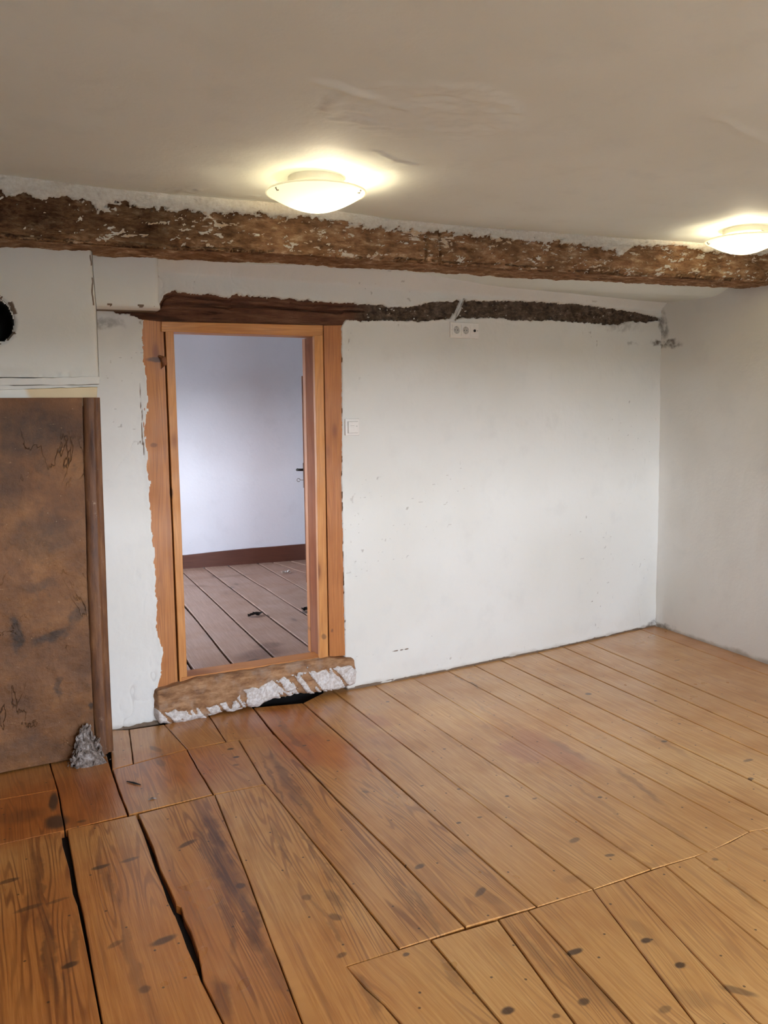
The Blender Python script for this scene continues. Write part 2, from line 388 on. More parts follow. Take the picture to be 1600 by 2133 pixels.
FLOOR_REFLECTION = [spl(1050, 1510, 1260, 1620, .12, 1.0), spl(1040, 1540, 1150, 1600, .10, 1.0), sp(770, 1500, .09, .16, 25, .8), sp(800, 1540, .12, .12, 0, .5)]  # purplish reflection on the floor, painted into the board colour
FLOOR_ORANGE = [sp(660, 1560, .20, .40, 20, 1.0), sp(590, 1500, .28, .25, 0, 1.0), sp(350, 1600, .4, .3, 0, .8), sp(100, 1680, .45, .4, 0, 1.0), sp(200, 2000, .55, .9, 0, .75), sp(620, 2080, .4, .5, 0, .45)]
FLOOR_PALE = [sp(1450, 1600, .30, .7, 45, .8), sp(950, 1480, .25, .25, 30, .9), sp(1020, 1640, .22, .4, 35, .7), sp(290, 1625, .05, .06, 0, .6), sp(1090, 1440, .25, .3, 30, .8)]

M = {}
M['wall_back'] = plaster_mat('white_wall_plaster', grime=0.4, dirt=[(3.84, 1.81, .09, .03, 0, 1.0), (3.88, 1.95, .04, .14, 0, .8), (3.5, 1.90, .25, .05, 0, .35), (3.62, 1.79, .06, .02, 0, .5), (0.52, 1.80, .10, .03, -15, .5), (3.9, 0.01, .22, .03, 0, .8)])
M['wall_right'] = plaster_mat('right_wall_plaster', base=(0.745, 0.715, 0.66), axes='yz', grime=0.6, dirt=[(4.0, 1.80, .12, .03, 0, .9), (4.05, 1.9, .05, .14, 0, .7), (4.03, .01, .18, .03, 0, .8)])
M['wall_plain'] = plaster_mat('rear_wall_plaster', base=(0.74, 0.72, 0.68))
M['ceiling'] = plaster_mat('ceiling_plaster', base=(0.79, 0.82, 0.77), axes='xy', bumpk=0.35)
M['breast'] = plaster_mat('chimney_breast_plaster', base=(0.76, 0.745, 0.69), grime=0.0)
M['far_wall'] = plaster_mat('far_room_plaster', base=(0.76, 0.75, 0.78), bumpk=0.3)
def near_only(lst, poly):
    """the marks that touch one board, so that each board carries a short material"""
    if poly is None: return lst
    a, b = poly.min(0), poly.max(0)
    return [t for t in lst if a[0] - .12 - max(t[2:4]) < t[0] < b[0] + .12 + max(t[2:4]) and a[1] - .12 - max(t[2:4]) < t[1] < b[1] + .12 + max(t[2:4])]
def floor_material(poly): return wood_mat('old_pine_floorboard', (0.68, 0.37, 0.125), (0.54, 0.255, 0.07), (0.19, 0.055, 0.014), gloss=0.34, stains=near_only(FLOOR_SPOTS, poly), blot=near_only(FLOOR_BLOT, poly),
    region=[(l_, c_, a_) for l_, c_, a_ in ((near_only(FLOOR_PALE, poly), (1.14, 1.27, 1.5), 0.85), (near_only(FLOOR_ORANGE, poly), (0.88, 0.60, 0.32), 1.0), (near_only(FLOOR_REFLECTION, poly), (0.74, 0.54, 0.66), 0.75)) if l_], dots=0.85, knots=False, coat=(0.5, 0.2))
M['far_floor'] = wood_mat('dusty_grey_floorboard', (0.40, 0.25, 0.18), (0.30, 0.175, 0.12), (0.12, 0.06, 0.04), gloss=0.55, dust=0.12,
    stains=[sp(527, 1376, .05, .03, 20, .8, .15), sp(530, 1285, .05, .02, -40, .6, .15), sp(637, 1275, .05, .05, 0, .95, .15), sp(596, 1193, .05, .02, 50, .6, .15)], blot=[sp(545, 1362, .20, .13, 10, .75, .15), sp(560, 1345, .10, .10, 0, .8, .15), sp(480, 1200, .3, .06, 0, .4, .15), sp(410, 1220, .05, .12, 50, .5, .15)], dots=0.4)
M['pine'] = wood_mat('orange_door_pine', (0.63, 0.28, 0.072), (0.51, 0.20, 0.044), (0.25, 0.078, 0.018), gloss=0.5, axes='xz',
    stains=[(*on_wall(326, 750)[[0, 2]], .05, .014, 0, .75), (*on_wall(358, 1028)[[0, 2]], .010, .03, 0, .7), (*on_wall(672, 1325)[[0, 2]], .018, .018, 0, .55), (*on_wall(320, 927)[[0, 2]], .02, .012, 0, .5), (*on_wall(693, 1315)[[0, 2]], .008, .014, 0, .5)])
M['dark_pine'] = wood_mat('red_brown_door_pine', (0.26, 0.10, 0.04), (0.19, 0.068, 0.027), (0.08, 0.025, 0.012), gloss=0.5, axes='xz')
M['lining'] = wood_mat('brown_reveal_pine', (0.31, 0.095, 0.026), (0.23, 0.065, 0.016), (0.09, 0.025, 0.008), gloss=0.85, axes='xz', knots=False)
M['brown_paint'] = wood_mat('brown_painted_wood', (0.13, 0.045, 0.025), (0.10, 0.033, 0.02), (0.05, 0.018, 0.01), gloss=0.45, axes='xz', knots=False)
M['subfloor'] = plain('dark_gap_dust', (0.012, 0.008, 0.006), 0.95)
M['soot'] = plain('black_soot', (0.012, 0.011, 0.009), 0.95)
M['white_metal'] = plain('white_enamel', (0.72, 0.68, 0.60), 0.35)
M['plastic'] = plain('cream_white_plastic', (0.86, 0.82, 0.77), 0.35)
M['plastic_shadow'] = plain('shaded_grey_plastic', (0.50, 0.47, 0.43), 0.4)  # darker plastic: shade of socket wells and rocker gap put into the colour
M['steel'] = plain('dull_steel', (0.4, 0.38, 0.35), 0.4, 1.0)
M['iron'] = plain('black_iron', (0.02, 0.018, 0.017), 0.4, 0.6)
M['cable'] = plain('painted_cable', (0.66, 0.64, 0.60), 0.5)

def beam_mat():
    g = G('clay_and_straw_beam'); p = g.pos(); x, y, z = g.xyz(p)
    m = g.attr('white'); t = g.attr('soot')
    st = g.map(p, scale=(0.5, 1, 1.6))
    a = g.noise(st, 26, 6, 0.7); b = g.noise(p, 7, 4, 0.6); c = g.noise(p, 90, 4, 0.7)
    col = g.ramp(a, [(0.30, (0.09, 0.042, 0.02)), (0.45, (0.25, 0.125, 0.06)), (0.57, (0.38, 0.215, 0.11)), (0.68, (0.64, 0.46, 0.30))])
    col = g.mix(g.mr(b, 0.4, 0.65, 0.0, 0.45), col, (0.11, 0.055, 0.026))
    col = g.mix(t, col, g.mix(1.0, col, (0.30, 0.27, 0.26), 'MULTIPLY'))
    wm = g.mr(g.math('ADD', m, g.math('MULTIPLY', g.math('SUBTRACT', c, 0.5), 0.5)), 0.44, 0.54)
    fq = g.attr('fleck'); wc = g.mix(g.mr(c, 0.3, 0.7), (0.76, 0.72, 0.65), (0.66, 0.60, 0.52)); wc = g.mix(g.math('MULTIPLY', fq, g.mr(b, .4, .6)), wc, (0.60, 0.42, 0.26)); col = g.mix(wm, col, wc)
    h = g.math('ADD', g.math('MULTIPLY', a, 1.0), g.math('MULTIPLY', wm, 0.25))
    return g.fin(col, 0.85, g.bump(h, 1.0, 0.016), spec=0.2)
M['beam'] = beam_mat()
def lintel_mat():
    g = G('dark_hewn_oak'); p = g.pos()
    m = g.attr('white'); cr = g.attr('crumb')
    st = g.map(p, scale=(0.18, 1, 1.4)); a = g.noise(st, 30, 6, 0.65); c = g.noise(p, 80, 5, 0.7); s2 = g.noise(g.map(p, scale=(0.6, 1, 1)), 45, 4, .7)
    smooth = g.ramp(a, [(0.3, (0.05, 0.021, 0.013)), (0.5, (0.13, 0.053, 0.031)), (0.7, (0.21, 0.10, 0.06))])
    rough = g.ramp(s2, [(0.33, (0.03, 0.02, 0.014)), (0.48, (0.085, 0.058, 0.041)), (0.62, (0.16, 0.11, 0.08)), (0.74, (0.34, 0.26, 0.2))])
    col = g.mix(cr, smooth, rough)
    wm = g.mr(g.math('ADD', m, g.math('MULTIPLY', g.math('SUBTRACT', c, 0.5), 0.4)), 0.45, 0.53)
    col = g.mix(wm, col, (0.66, 0.63, 0.58))
    return g.fin(col, 0.8, g.bump(g.mix(cr, a, s2), 1.0, 0.016), spec=0.2)
M['lintel'] = lintel_mat()
def sill_mat():
    g = G('sill_clay_and_plaster'); p = g.pos(); m = g.attr('white'); c = g.noise(p, 70, 5, 0.7); a = g.noise(g.map(p, scale=(0.3, 1, 1)), 30, 6, 0.7)
    col = g.ramp(a, [(0.3, (0.13, 0.06, 0.03)), (0.48, (0.30, 0.155, 0.075)), (0.66, (0.46, 0.27, 0.145))])
    col = g.mix(g.mr(g.noise(p, 14, 5), .5, .72, 0, .45), col, (0.38, 0.30, 0.24))
    wm = g.mr(g.math('ADD', m, g.math('MULTIPLY', g.math('SUBTRACT', c, 0.5), 0.45)), 0.42, 0.56)
    col = g.mix(wm, col, g.mix(g.mr(c, .35, .65), (0.74, 0.70, 0.67), (0.50, 0.43, 0.38)))
    return g.fin(col, 0.85, g.bump(a, 0.6, 0.01), spec=0.2)
M['sill'] = sill_mat()
def clay_mat():
    YC = 3.54
    g = G('brown_clay_panel'); p = g.pos(); x, y, z = g.xyz(p); v2 = g.comb(x, z)
    a = g.noise(p, 5, 6, 0.65); c = g.noise(p, 30, 6, 0.7); fine = g.noise(p, 140, 3, 0.6)
    col = g.ramp(a, [(0.3, (0.10, 0.040, 0.012)), (0.5, (0.175, 0.072, 0.022)), (0.68, (0.25, 0.11, 0.035))])
    col = g.mix(g.mr(c, 0.5, 0.75, 0.0, 0.5), col, (0.09, 0.045, 0.022))
    k = g.spots(v2, [spy(110, 1325, YC, .11, .035, 15, .85), spy(160, 1280, YC, .035, .07, -25, .7), spy(35, 1325, YC, .03, .09, 0, .9), spy(120, 1430, YC, .014, .06, 0, .7), spy(80, 1220, YC, .10, .03, 10, .45),
        spy(90, 1120, YC, .16, .12, 0, .5), spy(60, 900, YC, .30, .14, 0, .65), spy(182, 890, YC, .03, .05, 0, .95), spy(85, 975, YC, .05, .05, 0, .4), spy(190, 1475, YC, .014, .02, 0, .9), spy(40, 1560, YC, .2, .06, 0, .3), spy(10, 1000, YC, .1, .2, 0, .4)], 0.05)
    col = g.mix(g.math('MULTIPLY', k, g.mr(c, 0.25, 0.6, 0.6, 1.0)), col, (0.035, 0.022, 0.014))
    col = g.mix(g.mr(g.vor(p, 22), 0.02, 0.06, 0.5, 0.0), col, (0.45, 0.32, 0.2))
    cn = g.noise(g.map(p, scale=(1, 1, .6)), 4.5, 5, .62, 0.4); ck = g.mr(g.math('ABSOLUTE', g.math('SUBTRACT', cn, .5)), .0, .007, 1.0, 0.0)
    ck = g.math('MULTIPLY', ck, g.mr(g.noise(p, 3.3, 3), .5, .62)); col = g.mix(g.math('MULTIPLY', ck, .8), col, (.035, .016, .008))
    sc = g.noise(g.map(p, rot=(0, .5, 0), scale=(1, 1, 3)), 26, 5, .7); col = g.mix(g.mr(sc, .64, .74, 0, .5), col, (.45, .27, .14))
    h = g.math('SUBTRACT', g.math('ADD', g.math('MULTIPLY', a, 1.0), g.math('MULTIPLY', c, 0.5)), g.math('MULTIPLY', ck, .5))
    return g.fin(col, 0.55, g.bump(h, 0.7, 0.014), spec=0.35)
M['clay'] = clay_mat()
def board_mat():
    g = G('cream_painted_board'); p = g.pos(); x, y, z = g.xyz(p)
    n = g.noise(p, 12, 5, 0.6)
    k = g.mr(g.math('ADD', x, g.math('MULTIPLY_ADD', n, 0.05, g.math('MULTIPLY', z, 0.35))), 0.715, 0.745)
    col = g.mix(k, (0.72, 0.70, 0.62), (0.66, 0.50, 0.28))
    return g.fin(col, 0.5, g.bump(n, 0.2, 0.004))
M['board'] = board_mat()
def rubble_mat():
    g = G('grey_crumbled_plaster'); p = g.pos(); n = g.noise(p, 45, 6, 0.7)
    col = g.ramp(n, [(0.33, (0.05, 0.033, 0.022)), (0.5, (0.22, 0.17, 0.14)), (0.66, (0.46, 0.41, 0.38))])
    return g.fin(col, 0.9, g.bump(n, 0.8, 0.01))
M['rubble'] = rubble_mat()
def shade_mat():
    g = G('opal_glass_shade'); g.nt.nodes.remove(g.b)
    d = g.n('ShaderNodeBsdfDiffuse'); t = g.n('ShaderNodeBsdfTranslucent'); gl = g.n('ShaderNodeBsdfGlossy'); e = g.n('ShaderNodeEmission')
    d.inputs[0].default_value = (0.85, 0.83, 0.72, 1); t.inputs[0].default_value = (0.50, 0.485, 0.40, 1); gl.inputs['Roughness'].default_value = 0.15
    e.inputs[0].default_value = (1.0, 0.90, 0.58, 1); e.inputs[1].default_value = 0.34
    a = g.n('ShaderNodeMixShader'); a.inputs[0].default_value = 0.55; g.l(d.outputs[0], a.inputs[1]); g.l(t.outputs[0], a.inputs[2])
    b = g.n('ShaderNodeMixShader'); b.inputs[0].default_value = 0.05; g.l(a.outputs[0], b.inputs[1]); g.l(gl.outputs[0], b.inputs[2])
    c = g.n('ShaderNodeAddShader'); g.l(b.outputs[0], c.inputs[0]); g.l(e.outputs[0], c.inputs[1]); g.l(c.outputs[0], g.out.inputs[0])
    return g.m
M['shade'] = shade_mat()
def bulb_mat():
    g = G('lit_bulb'); g.put(g.b.inputs['Emission Color'], (1.0, 0.85, 0.5)); g.b.inputs['Emission Strength'].default_value = 7
    return g.fin((1, 0.9, 0.7), 0.4)
M['bulb'] = bulb_mat()
def glass_mat():
    g = G('window_glass'); g.nt.nodes.remove(g.b)
    t = g.n('ShaderNodeBsdfTransparent'); gl = g.n('ShaderNodeBsdfGlossy'); gl.inputs['Roughness'].default_value = 0.02
    a = g.n('ShaderNodeMixShader'); a.inputs[0].default_value = 0.07; g.l(t.outputs[0], a.inputs[1]); g.l(gl.outputs[0], a.inputs[2]); g.l(a.outputs[0], g.out.inputs[0]); return g.m
M['glass'] = glass_mat()
def grass_mat():
    g = G('meadow'); p = g.pos(); n = g.noise(p, 0.6, 5); return g.fin(g.mix(n, (0.17, 0.18, 0.16), (0.26, 0.25, 0.22)), 0.9)
M['meadow'] = grass_mat()

# ------------------------------------------------------------------ outlines on the wall, in metres
def curve(pts, fn=on_wall):
    q = np.array([fn(*p) for p in pts]); return q[:, 0], q[:, 2]
TOPX, TOPZ = curve([(212, 637), (332, 638), (344, 613), (362, 607), (400, 611), (450, 615), (477, 621), (485, 613), (520, 617), (575, 620), (650, 626), (725, 632), (760, 634), (800, 638), (850, 640), (900, 630), (950, 626), (1050, 627), (1150, 630), (1225, 636), (1300, 647), (1345, 655), (1372, 662)])
BOTX, BOTZ = curve([(212, 638), (230, 648), (268, 655), (290, 664), (340, 672), (500, 678), (712, 678), (720, 667), (775, 667), (880, 669), (930, 663), (1020, 661), (1080, 667), (1150, 667), (1230, 672), (1290, 677), (1310, 668), (1345, 672), (1372, 668)])
def strip_sd(x, z, seed=20):
    """positive inside the bare timber strip, in metres, with a ragged border"""
    zt = np.interp(x, TOPX, TOPZ); zb = np.interp(x, BOTX, BOTZ)
    rag = 0.010 * fbm(x * 38, z * 38, seed, 4, 0.6) + 0.005 * fbm(x * 130, z * 130, seed + 9, 2)
    d = np.minimum(zt - z, z - zb) + rag
    ends = np.minimum(x - TOPX[0], TOPX[-1] - x) + rag
    return np.minimum(d, ends)
def pl(p): q = on_wall(*p); return (q[0], q[2])
# door frame outlines (photo corners met with the wall plane)
LB = [pl(p) for p in [(288, 664), (341, 670), (371, 1424), (325, 1440)]]         # left wide board
LP = [pl(p) for p in [(343, 690), (360, 690), (390, 1418), (374, 1421)]]         # left post
HD = [pl(p) for p in [(336, 670), (672, 678), (672, 701), (336, 691)]]           # head
RP = [pl(p) for p in [(655, 700), (673, 699), (684, 1370), (667, 1373)]]         # right post
RB = [pl(p) for p in [(675, 678), (716, 677), (722, 1366), (687, 1369)]]         # right wide board
LEFT_EDGE = [(300, 664), (299, 690), (300, 740), (304, 760), (306, 800), (310, 850), (306, 870), (303, 900), (307, 950), (312, 1000), (316, 1100), (322, 1150), (328, 1250), (328, 1300), (340, 1350), (336, 1400), (328, 1440)]
le = np.array([pl(p) for p in LEFT_EDGE]); RIGHT_EDGE = np.array([pl(p) for p in [(711, 670), (712, 900), (711, 1000), (713, 1100), (716, 1250), (719, 1366), (722, 1400)]])
def door_sd(x, z):
    """positive where the plaster is missing over the door frame"""
    xl = np.interp(-z, -le[:, 1], le[:, 0]); xr = np.interp(-z, -RIGHT_EDGE[:, 1], RIGHT_EDGE[:, 0])
    rl = 0.012 * fbm(x * 30, z * 30, 51, 4, 0.6) + 0.004 * fbm(x * 120, z * 120, 58, 2); rr = 0.003 * fbm(x * 60, z * 60, 61, 3)
    zt = LB[0][1] + 0.01
    return np.minimum(np.minimum(x - xl + rl, xr - x + rr), zt - z)

# ------------------------------------------------------------------ back wall (one ragged plaster sheet with thickness at its broken edges)
def spaced(stops):
    out = [stops[0][0]]
    for (a, _), (b, st) in zip(stops[:-1], stops[1:]):
        n = max(1, int(round((b - a) / st))); out += list(a + (b - a) * np.arange(1, n + 1) / n)
    return np.array(out)
XS = spaced([(0.30, 0), (0.42, .03), (1.75, .004), (3.95, .006)])
ZS = spaced([(-0.05, 0), (0.0, .02), (0.24, .006), (1.70, .011), (1.78, .005), (2.02, .0042), (2.26, .02)])
Xg, Zg = np.meshgrid(XS, ZS, indexing='ij')
sd1 = strip_sd(Xg, Zg); sd2 = door_sd(Xg, Zg)
gap_x = np.array([on_wall(945, 668)[0], on_wall(965, 622)[0]]); gz = np.array([on_wall(945, 668)[2], on_wall(965, 622)[2]])
bridge = 0.012 - np.abs(Xg - np.interp(Zg, gz, gap_x)) - 0.004 * fbm(Xg * 90, Zg * 90, 77, 3)
bridge = np.maximum(bridge, (0.075 - np.abs(Xg - on_wall(945, 668)[0]) * 1.5 - np.clip(Zg - gz[0], 0, 1)) * 0.35 - 0.012)
sd1 = np.minimum(sd1, -bridge)
fl = (fbm(Xg * 60, Zg * 80, 91, 3, 0.6) - 0.50 - 0.25 * np.abs(np.interp(Xg, [1.6, 1.75, 2.0, 2.2, 9], [3, 0, 0, .8, 1]))) * 0.03   # flecks of plaster left on the timber
sd1 = np.minimum(sd1, -fl)
bare = np.maximum(sd1, sd2)
recess = sstep(-0.0025, 0.0035, bare)
relief = 0.010 * fbm(Xg * 1.2, Zg * 1.2, 1, 3) + 0.0022 * fbm(Xg * 9, Zg * 9, 5, 4) + 0.0006 * fbm(Xg * 60, Zg * 60, 8, 2)
lip = 0.006 * np.exp(-(np.clip(-bare, 0, 1) / 0.018) ** 2) * (0.6 + fbm(Xg * 25, Zg * 25, 12, 3))  # plaster thickens towards its broken edge
crk = np.abs(fbm(Xg * 2.2, Zg * 1.4, 33, 4)) ; crack = np.exp(-(crk / 0.006) ** 2) * (fbm(Xg * 1.5, Zg * 1.5, 35, 2) > 0.25)
pits = sstep(0.50, 0.62, fbm(Xg * 45, Zg * 45, 44, 2)) * sstep(0.0, .35, fbm(Xg * 3, Zg * 3, 45, 2))
relief = relief - 0.0 + lip - 0.0022 * crack - 0.0018 * pits
relief = relief + 0.004 * sstep(0.09, 0.0, np.abs(Zg - 0.12) ) * (Xg > 1.66)
yy = Yw(Xg) - relief + 0.045 * recess
def scr(pts, w, jig, sd):
    q = np.array([on_wall(*p) for p in pts]); d = np.full(Xg.shape, 9.0); jx = jig * fbm(Zg * 22, Xg * 22, sd, 3); jz = jig * fbm(Xg * 22, Zg * 22, sd + 5, 3)
    for a, b in zip(q[:-1], q[1:]):
        t_ = b - a; L2 = t_[0] ** 2 + t_[2] ** 2; k = np.clip(((Xg + jx - a[0]) * t_[0] + (Zg + jz - a[2]) * t_[2]) / L2, 0, 1)
        d = np.minimum(d, np.hypot(Xg + jx - a[0] - k * t_[0], Zg + jz - a[2] - k * t_[2]))
    return np.exp(-(d / w) ** 2)
brk = sstep(-.15, .15, fbm(Xg * 28, Zg * 28, 150, 2))
lines = np.maximum.reduce([scr([(742, 1368), (790, 1360), (850, 1352)], .0022, .004, 151) * brk, scr([(291, 795), (293, 840), (297, 860), (296, 900), (301, 950)], .0018, .002, 152),
    scr([(730, 690), (726, 740)], .0022, .01, 153) * brk * .7, scr([(237, 1527), (320, 1500)], .002, .003, 155) * brk, scr([(1378, 640), (1377, 668)], .003, .004, 156), scr([(740, 1430), (1368, 1304)], .0022, .004, 157) * .7,
    scr([(1380, 690), (1378, 735)], .005, .01, 158) * brk * .8])
dents = np.maximum.reduce([scr([(817, 1135), (816, 1180), (822, 1215), (830, 1240)], .003, .006, 161), scr([(712, 1132), (770, 1131)], .002, .003, 162) * .6, scr([(825, 1180), (835, 1270)], .004, .02, 163) * brk, scr([(320, 1130), (330, 1300), (322, 1370)], .004, .02, 164) * brk,
    scr([(790, 920), (850, 905), (920, 945)], .006, .004, 165) * .5, scr([(760, 900), (775, 960)], .003, .02, 166) * brk * .6, scr([(240, 1420), (262, 1480)], .004, .03, 167) * brk, scr([(290, 1180), (310, 1400)], .004, .03, 168) * brk])
yy = yy + .0035 * lines + .0022 * dents
# cove into the ceiling behind the beam
def ztop(x): return np.interp(x, [0, 0.8, 2.5, 3.95], [2.08, 2.055, 2.045, 2.04])
yy = yy - 0.06 * sstep(-0.05, 0.03, Zg - ztop(Xg)) - 0.02 * np.exp(-np.clip(3.9 - Xg, 0, 1) / 0.06)
xl_open = lambda z: np.interp(-z, [-LP[0][1], -LP[3][1]], [LP[0][0] + .02, LP[3][0] + .02])
xr_open = lambda z: np.interp(-z, [-RP[0][1], -RP[3][1]], [RP[0][0] + .03, RP[3][0] + .03])
xc = (XS[:-1] + XS[1:])[:, None] / 2; zc = (ZS[:-1] + ZS[1:])[None, :] / 2
inside = (xc > xl_open(zc)) & (xc < xr_open(zc)) & (zc < HD[0][1] - 0.02) & (zc > -0.06)
foot = sstep(.011, .005, Zg + .008 * fbm(Xg * 18, Xg * 0, 71, 3)) * .8
barea = np.where(bare > 0, np.clip(sstep(0, 0.004, bare), 0, 1), 0) + 0.35 * crack + .4 * pits + foot + .9 * lines + .12 * dents + .9 * np.exp(-((sd2 + .0015) / .0018) ** 2) * (Xg > 1.2) * sstep(-.1, .1, fbm(Zg * 30, Xg * 0, 170, 2))
wall_back = grid('wall_back', np.stack([Xg, yy, Zg], -1), M['wall_back'], keep=~inside, attrs={'bare': np.clip(barea, 0, 1)})
tag(wall_back, 'white plastered wall with the doorway in it', kind='structure')
# solid masonry behind it: left of, right of and above the doorway
ox0, ox1, ozt = LP[3][0] - 0.03, RP[1][0] + 0.03, HD[0][1] + 0.01
b_ = multi('masonry', [(X_LEFT, LB[0][0] + .03, 3.87, 4.0, -.1, 2.4), (RB[1][0] - .01, 2.3, 3.93, 4.0, -.1, 2.4), (2.2, 4.15, 4.12, 4.2, -.1, 2.4), (LB[0][0] + .03, RB[1][0] - .01, 3.88, 4.0, 1.84, 2.4)], M['far_wall'], wall_back)

# right wall
ys = spaced([(Y_FRONT - .05, 0), (1.5, .05), (4.14, .012)]); zs = spaced([(-.05, 0), (0.06, .006), (2.30, .02)])
Yg, Z2 = np.meshgrid(ys, zs, indexing='ij')
rr = 0.012 * fbm(Yg * 1.3, Z2 * 1.3, 101, 3) + 0.0022 * fbm(Yg * 9, Z2 * 9, 105, 4)
ck = np.abs(fbm(Yg * 1.6, Z2 * 1.1, 133, 4)); ck = np.exp(-(ck / 0.008) ** 2) * (fbm(Yg * 1.5, Z2 * 1.5, 135, 2) > 0.25)
xx = Xr(Yg, Z2) - rr + 0.0015 * ck - 0.03 * np.exp(-np.clip(4.05 - Yg, 0, 2) / 0.05) * 0.6
wr = grid('wall_right', np.stack([xx, Yg, Z2], -1), M['wall_right'], attrs={'bare': ck * .25}, flip=False)
tag(wr, 'greyish white plastered wall meeting the back wall in a sooty corner', kind='structure')

# left wall and wall behind the camera with its windows
wl = box('wall_left', (X_LEFT - .2, X_LEFT, Y_FRONT - .25, 4.0, -.1, 2.4), M['wall_plain']); tag(wl, kind='structure')
def window_wall(name, boxes, m): return tag(multi(name, boxes, m), kind='structure')
(a0, a1, z0, z1), (b0, b1, _, _) = WIN_FRONT
window_wall('wall_front', [(X_LEFT, a0, Y_FRONT - .25, Y_FRONT, -.1, 2.4), (a1, b0, Y_FRONT - .25, Y_FRONT, -.1, 2.4), (b1, 4.3, Y_FRONT - .25, Y_FRONT, -.1, 2.4)] +
    [(p, q, Y_FRONT - .25, Y_FRONT, -.1, z0) for p, q in ((a0, a1), (b0, b1))] + [(p, q, Y_FRONT - .25, Y_FRONT, z1, 2.4) for p, q in ((a0, a1), (b0, b1))], M['wall_plain'])
def make_window(i, a, b, c, d, face):
    r = empty('window_%d' % i, ((a + b) / 2, Y_FRONT - .12, c) if face == 'front' else (X_FARL - .12, (a + b) / 2, c)); tag(r, kind='structure')
    def bb(name, u0, u1, w0, w1, d0, d1, m):
        q = (u0, u1, Y_FRONT - d1, Y_FRONT - d0, w0, w1) if face == 'front' else (X_FARL - d1, X_FARL - d0, u0, u1, w0, w1); return box(name, q, m, r)
    t = .05
    bb('frame_stile', a, a + t, c, d, .10, .16, M['white_metal']); bb('frame_stile', b - t, b, c, d, .10, .16, M['white_metal'])
    bb('frame_rail', a + t, b - t, c, c + t, .10, .16, M['white_metal']); bb('frame_rail', a + t, b - t, d - t, d, .10, .16, M['white_metal'])
    mid = (a + b) / 2; bb('mullion', mid - .025, mid + .025, c + t, d - t, .10, .16, M['white_metal'])
    bb('pane', a + t, mid - .025, c + t, d - t, .128, .132, M['glass']); bb('pane', mid + .025, b - t, c + t, d - t, .128, .132, M['glass'])
for i, w in enumerate(WIN_FRONT): make_window(i + 1, *w, 'front')
for i, w in enumerate(WIN_FAR): make_window(i + 3, *w, 'far')
gr = mesh('meadow', [(-60, -60, -.6), (60, -60, -.6), (60, 60, -.6), (-60, 60, -.6)], [(0, 1, 2, 3)], M['meadow']); tag(gr, kind='structure'); gr.name = 'ground'

# ------------------------------------------------------------------ ceiling
CZ = 2.25
JX = np.array([on_z(*p, CZ)[0] for p in [(0, 365), (270, 398), (570, 425), (800, 457), (1000, 474), (1200, 490), (1600, 515)]])
JY = np.array([on_z(*p, CZ)[1] for p in [(0, 365), (270, 398), (570, 425), (800, 457), (1000, 474), (1200, 490), (1600, 515)]])
def Yb(x): return np.interp(x, JX, JY)
xs = spaced([(X_LEFT - .05, 0), (0.0, .05), (4.2, .009)]); ysc = spaced([(Y_FRONT - .05, 0), (1.5, .06), (3.1, .008), (3.75, .008), (4.14, .012)])
Xc, Yc = np.meshgrid(xs, ysc, indexing='ij')
rel = 0.012 * fbm(Xc * .9, Yc * .9, 201, 3) + 0.004 * fbm(Xc * 3.1, Yc * 3.1, 204, 3)
def ridge(px0, py0, px1, py1, amp, wdt, seed):
    a = on_z(px0, py0, CZ)[:2]; b = on_z(px1, py1, CZ)[:2]; t = b - a; L = np.linalg.norm(t); t /= L
    u = (Xc - a[0]) * t[0] + (Yc - a[1]) * t[1]; v = -(Xc - a[0]) * t[1] + (Yc - a[1]) * t[0] + 0.03 * fbm(u * 9, u * 0 + seed, seed, 3)
    return amp * np.exp(-(v / wdt) ** 2) * sstep(-.03, .05, u) * sstep(L + .03, L - .05, u)
patch_c = on_z(900, 235, CZ)
rad = np.hypot((Xc - patch_c[0]) / .28, (Yc - patch_c[1]) / .22) + .25 * fbm(Xc * 8, Yc * 8, 222, 3)
rel = rel + 0.004 * sstep(1.15, 1.0, rad) * (1 + 1.6 * fbm(Xc * 16, Yc * 28, 223, 4, .6))
rel = rel + ridge(640, 165, 780, 210, .007, .016, 3) + ridge(840, 205, 960, 205, -.007, .014, 5) + ridge(770, 315, 870, 345, .004, .012, 7) + ridge(1480, 240, 1600, 300, .004, .02, 9) + ridge(700, 250, 900, 270, .004, .014, 11)
peel = sstep(.22, .40, fbm(Xc * 22, Yc * 22, 230, 4, .6)) * np.exp(-((Yc - Yb(Xc) + .10) / .05) ** 2) * sstep(1.7, 1.0, Xc)
rel = rel + .003 * peel
zc_ = CZ - rel
ramp_ = sstep(0.02, 0.10, Yc - Yb(Xc))
bfall = sstep(0.20, .42, Yc - Yb(Xc)); zlow = (np.interp(Xc, [0, 1, 1.7, 2.8, 4], [2.075, 2.075, 2.09, 2.10, 2.105]) + .012) * (1 - bfall) + bfall * ztop(Xc) + 0.003 + 0.002 * fbm(Xc * 5, Yc * 5, 240, 3)
zc_ = zc_ * (1 - ramp_) + zlow * ramp_
pk = sstep(.46, .6, fbm(Xc * 22, Yc * 22, 230, 4, .6)) * np.exp(-((Yc - Yb(Xc) + .10) / .05) ** 2) * sstep(1.7, 1.0, Xc)
ce = grid('ceiling', np.stack([Xc, Yc, zc_], -1), M['ceiling'], attrs={'bare': pk * .5}, flip=True)
tag(ce, 'low cream plastered ceiling with cracks and patches', kind='structure')
rf = box('slab', (X_LEFT - .2, 4.3, Y_FRONT - .3, 4.2, 2.30, 2.42), M['far_wall'], ce)

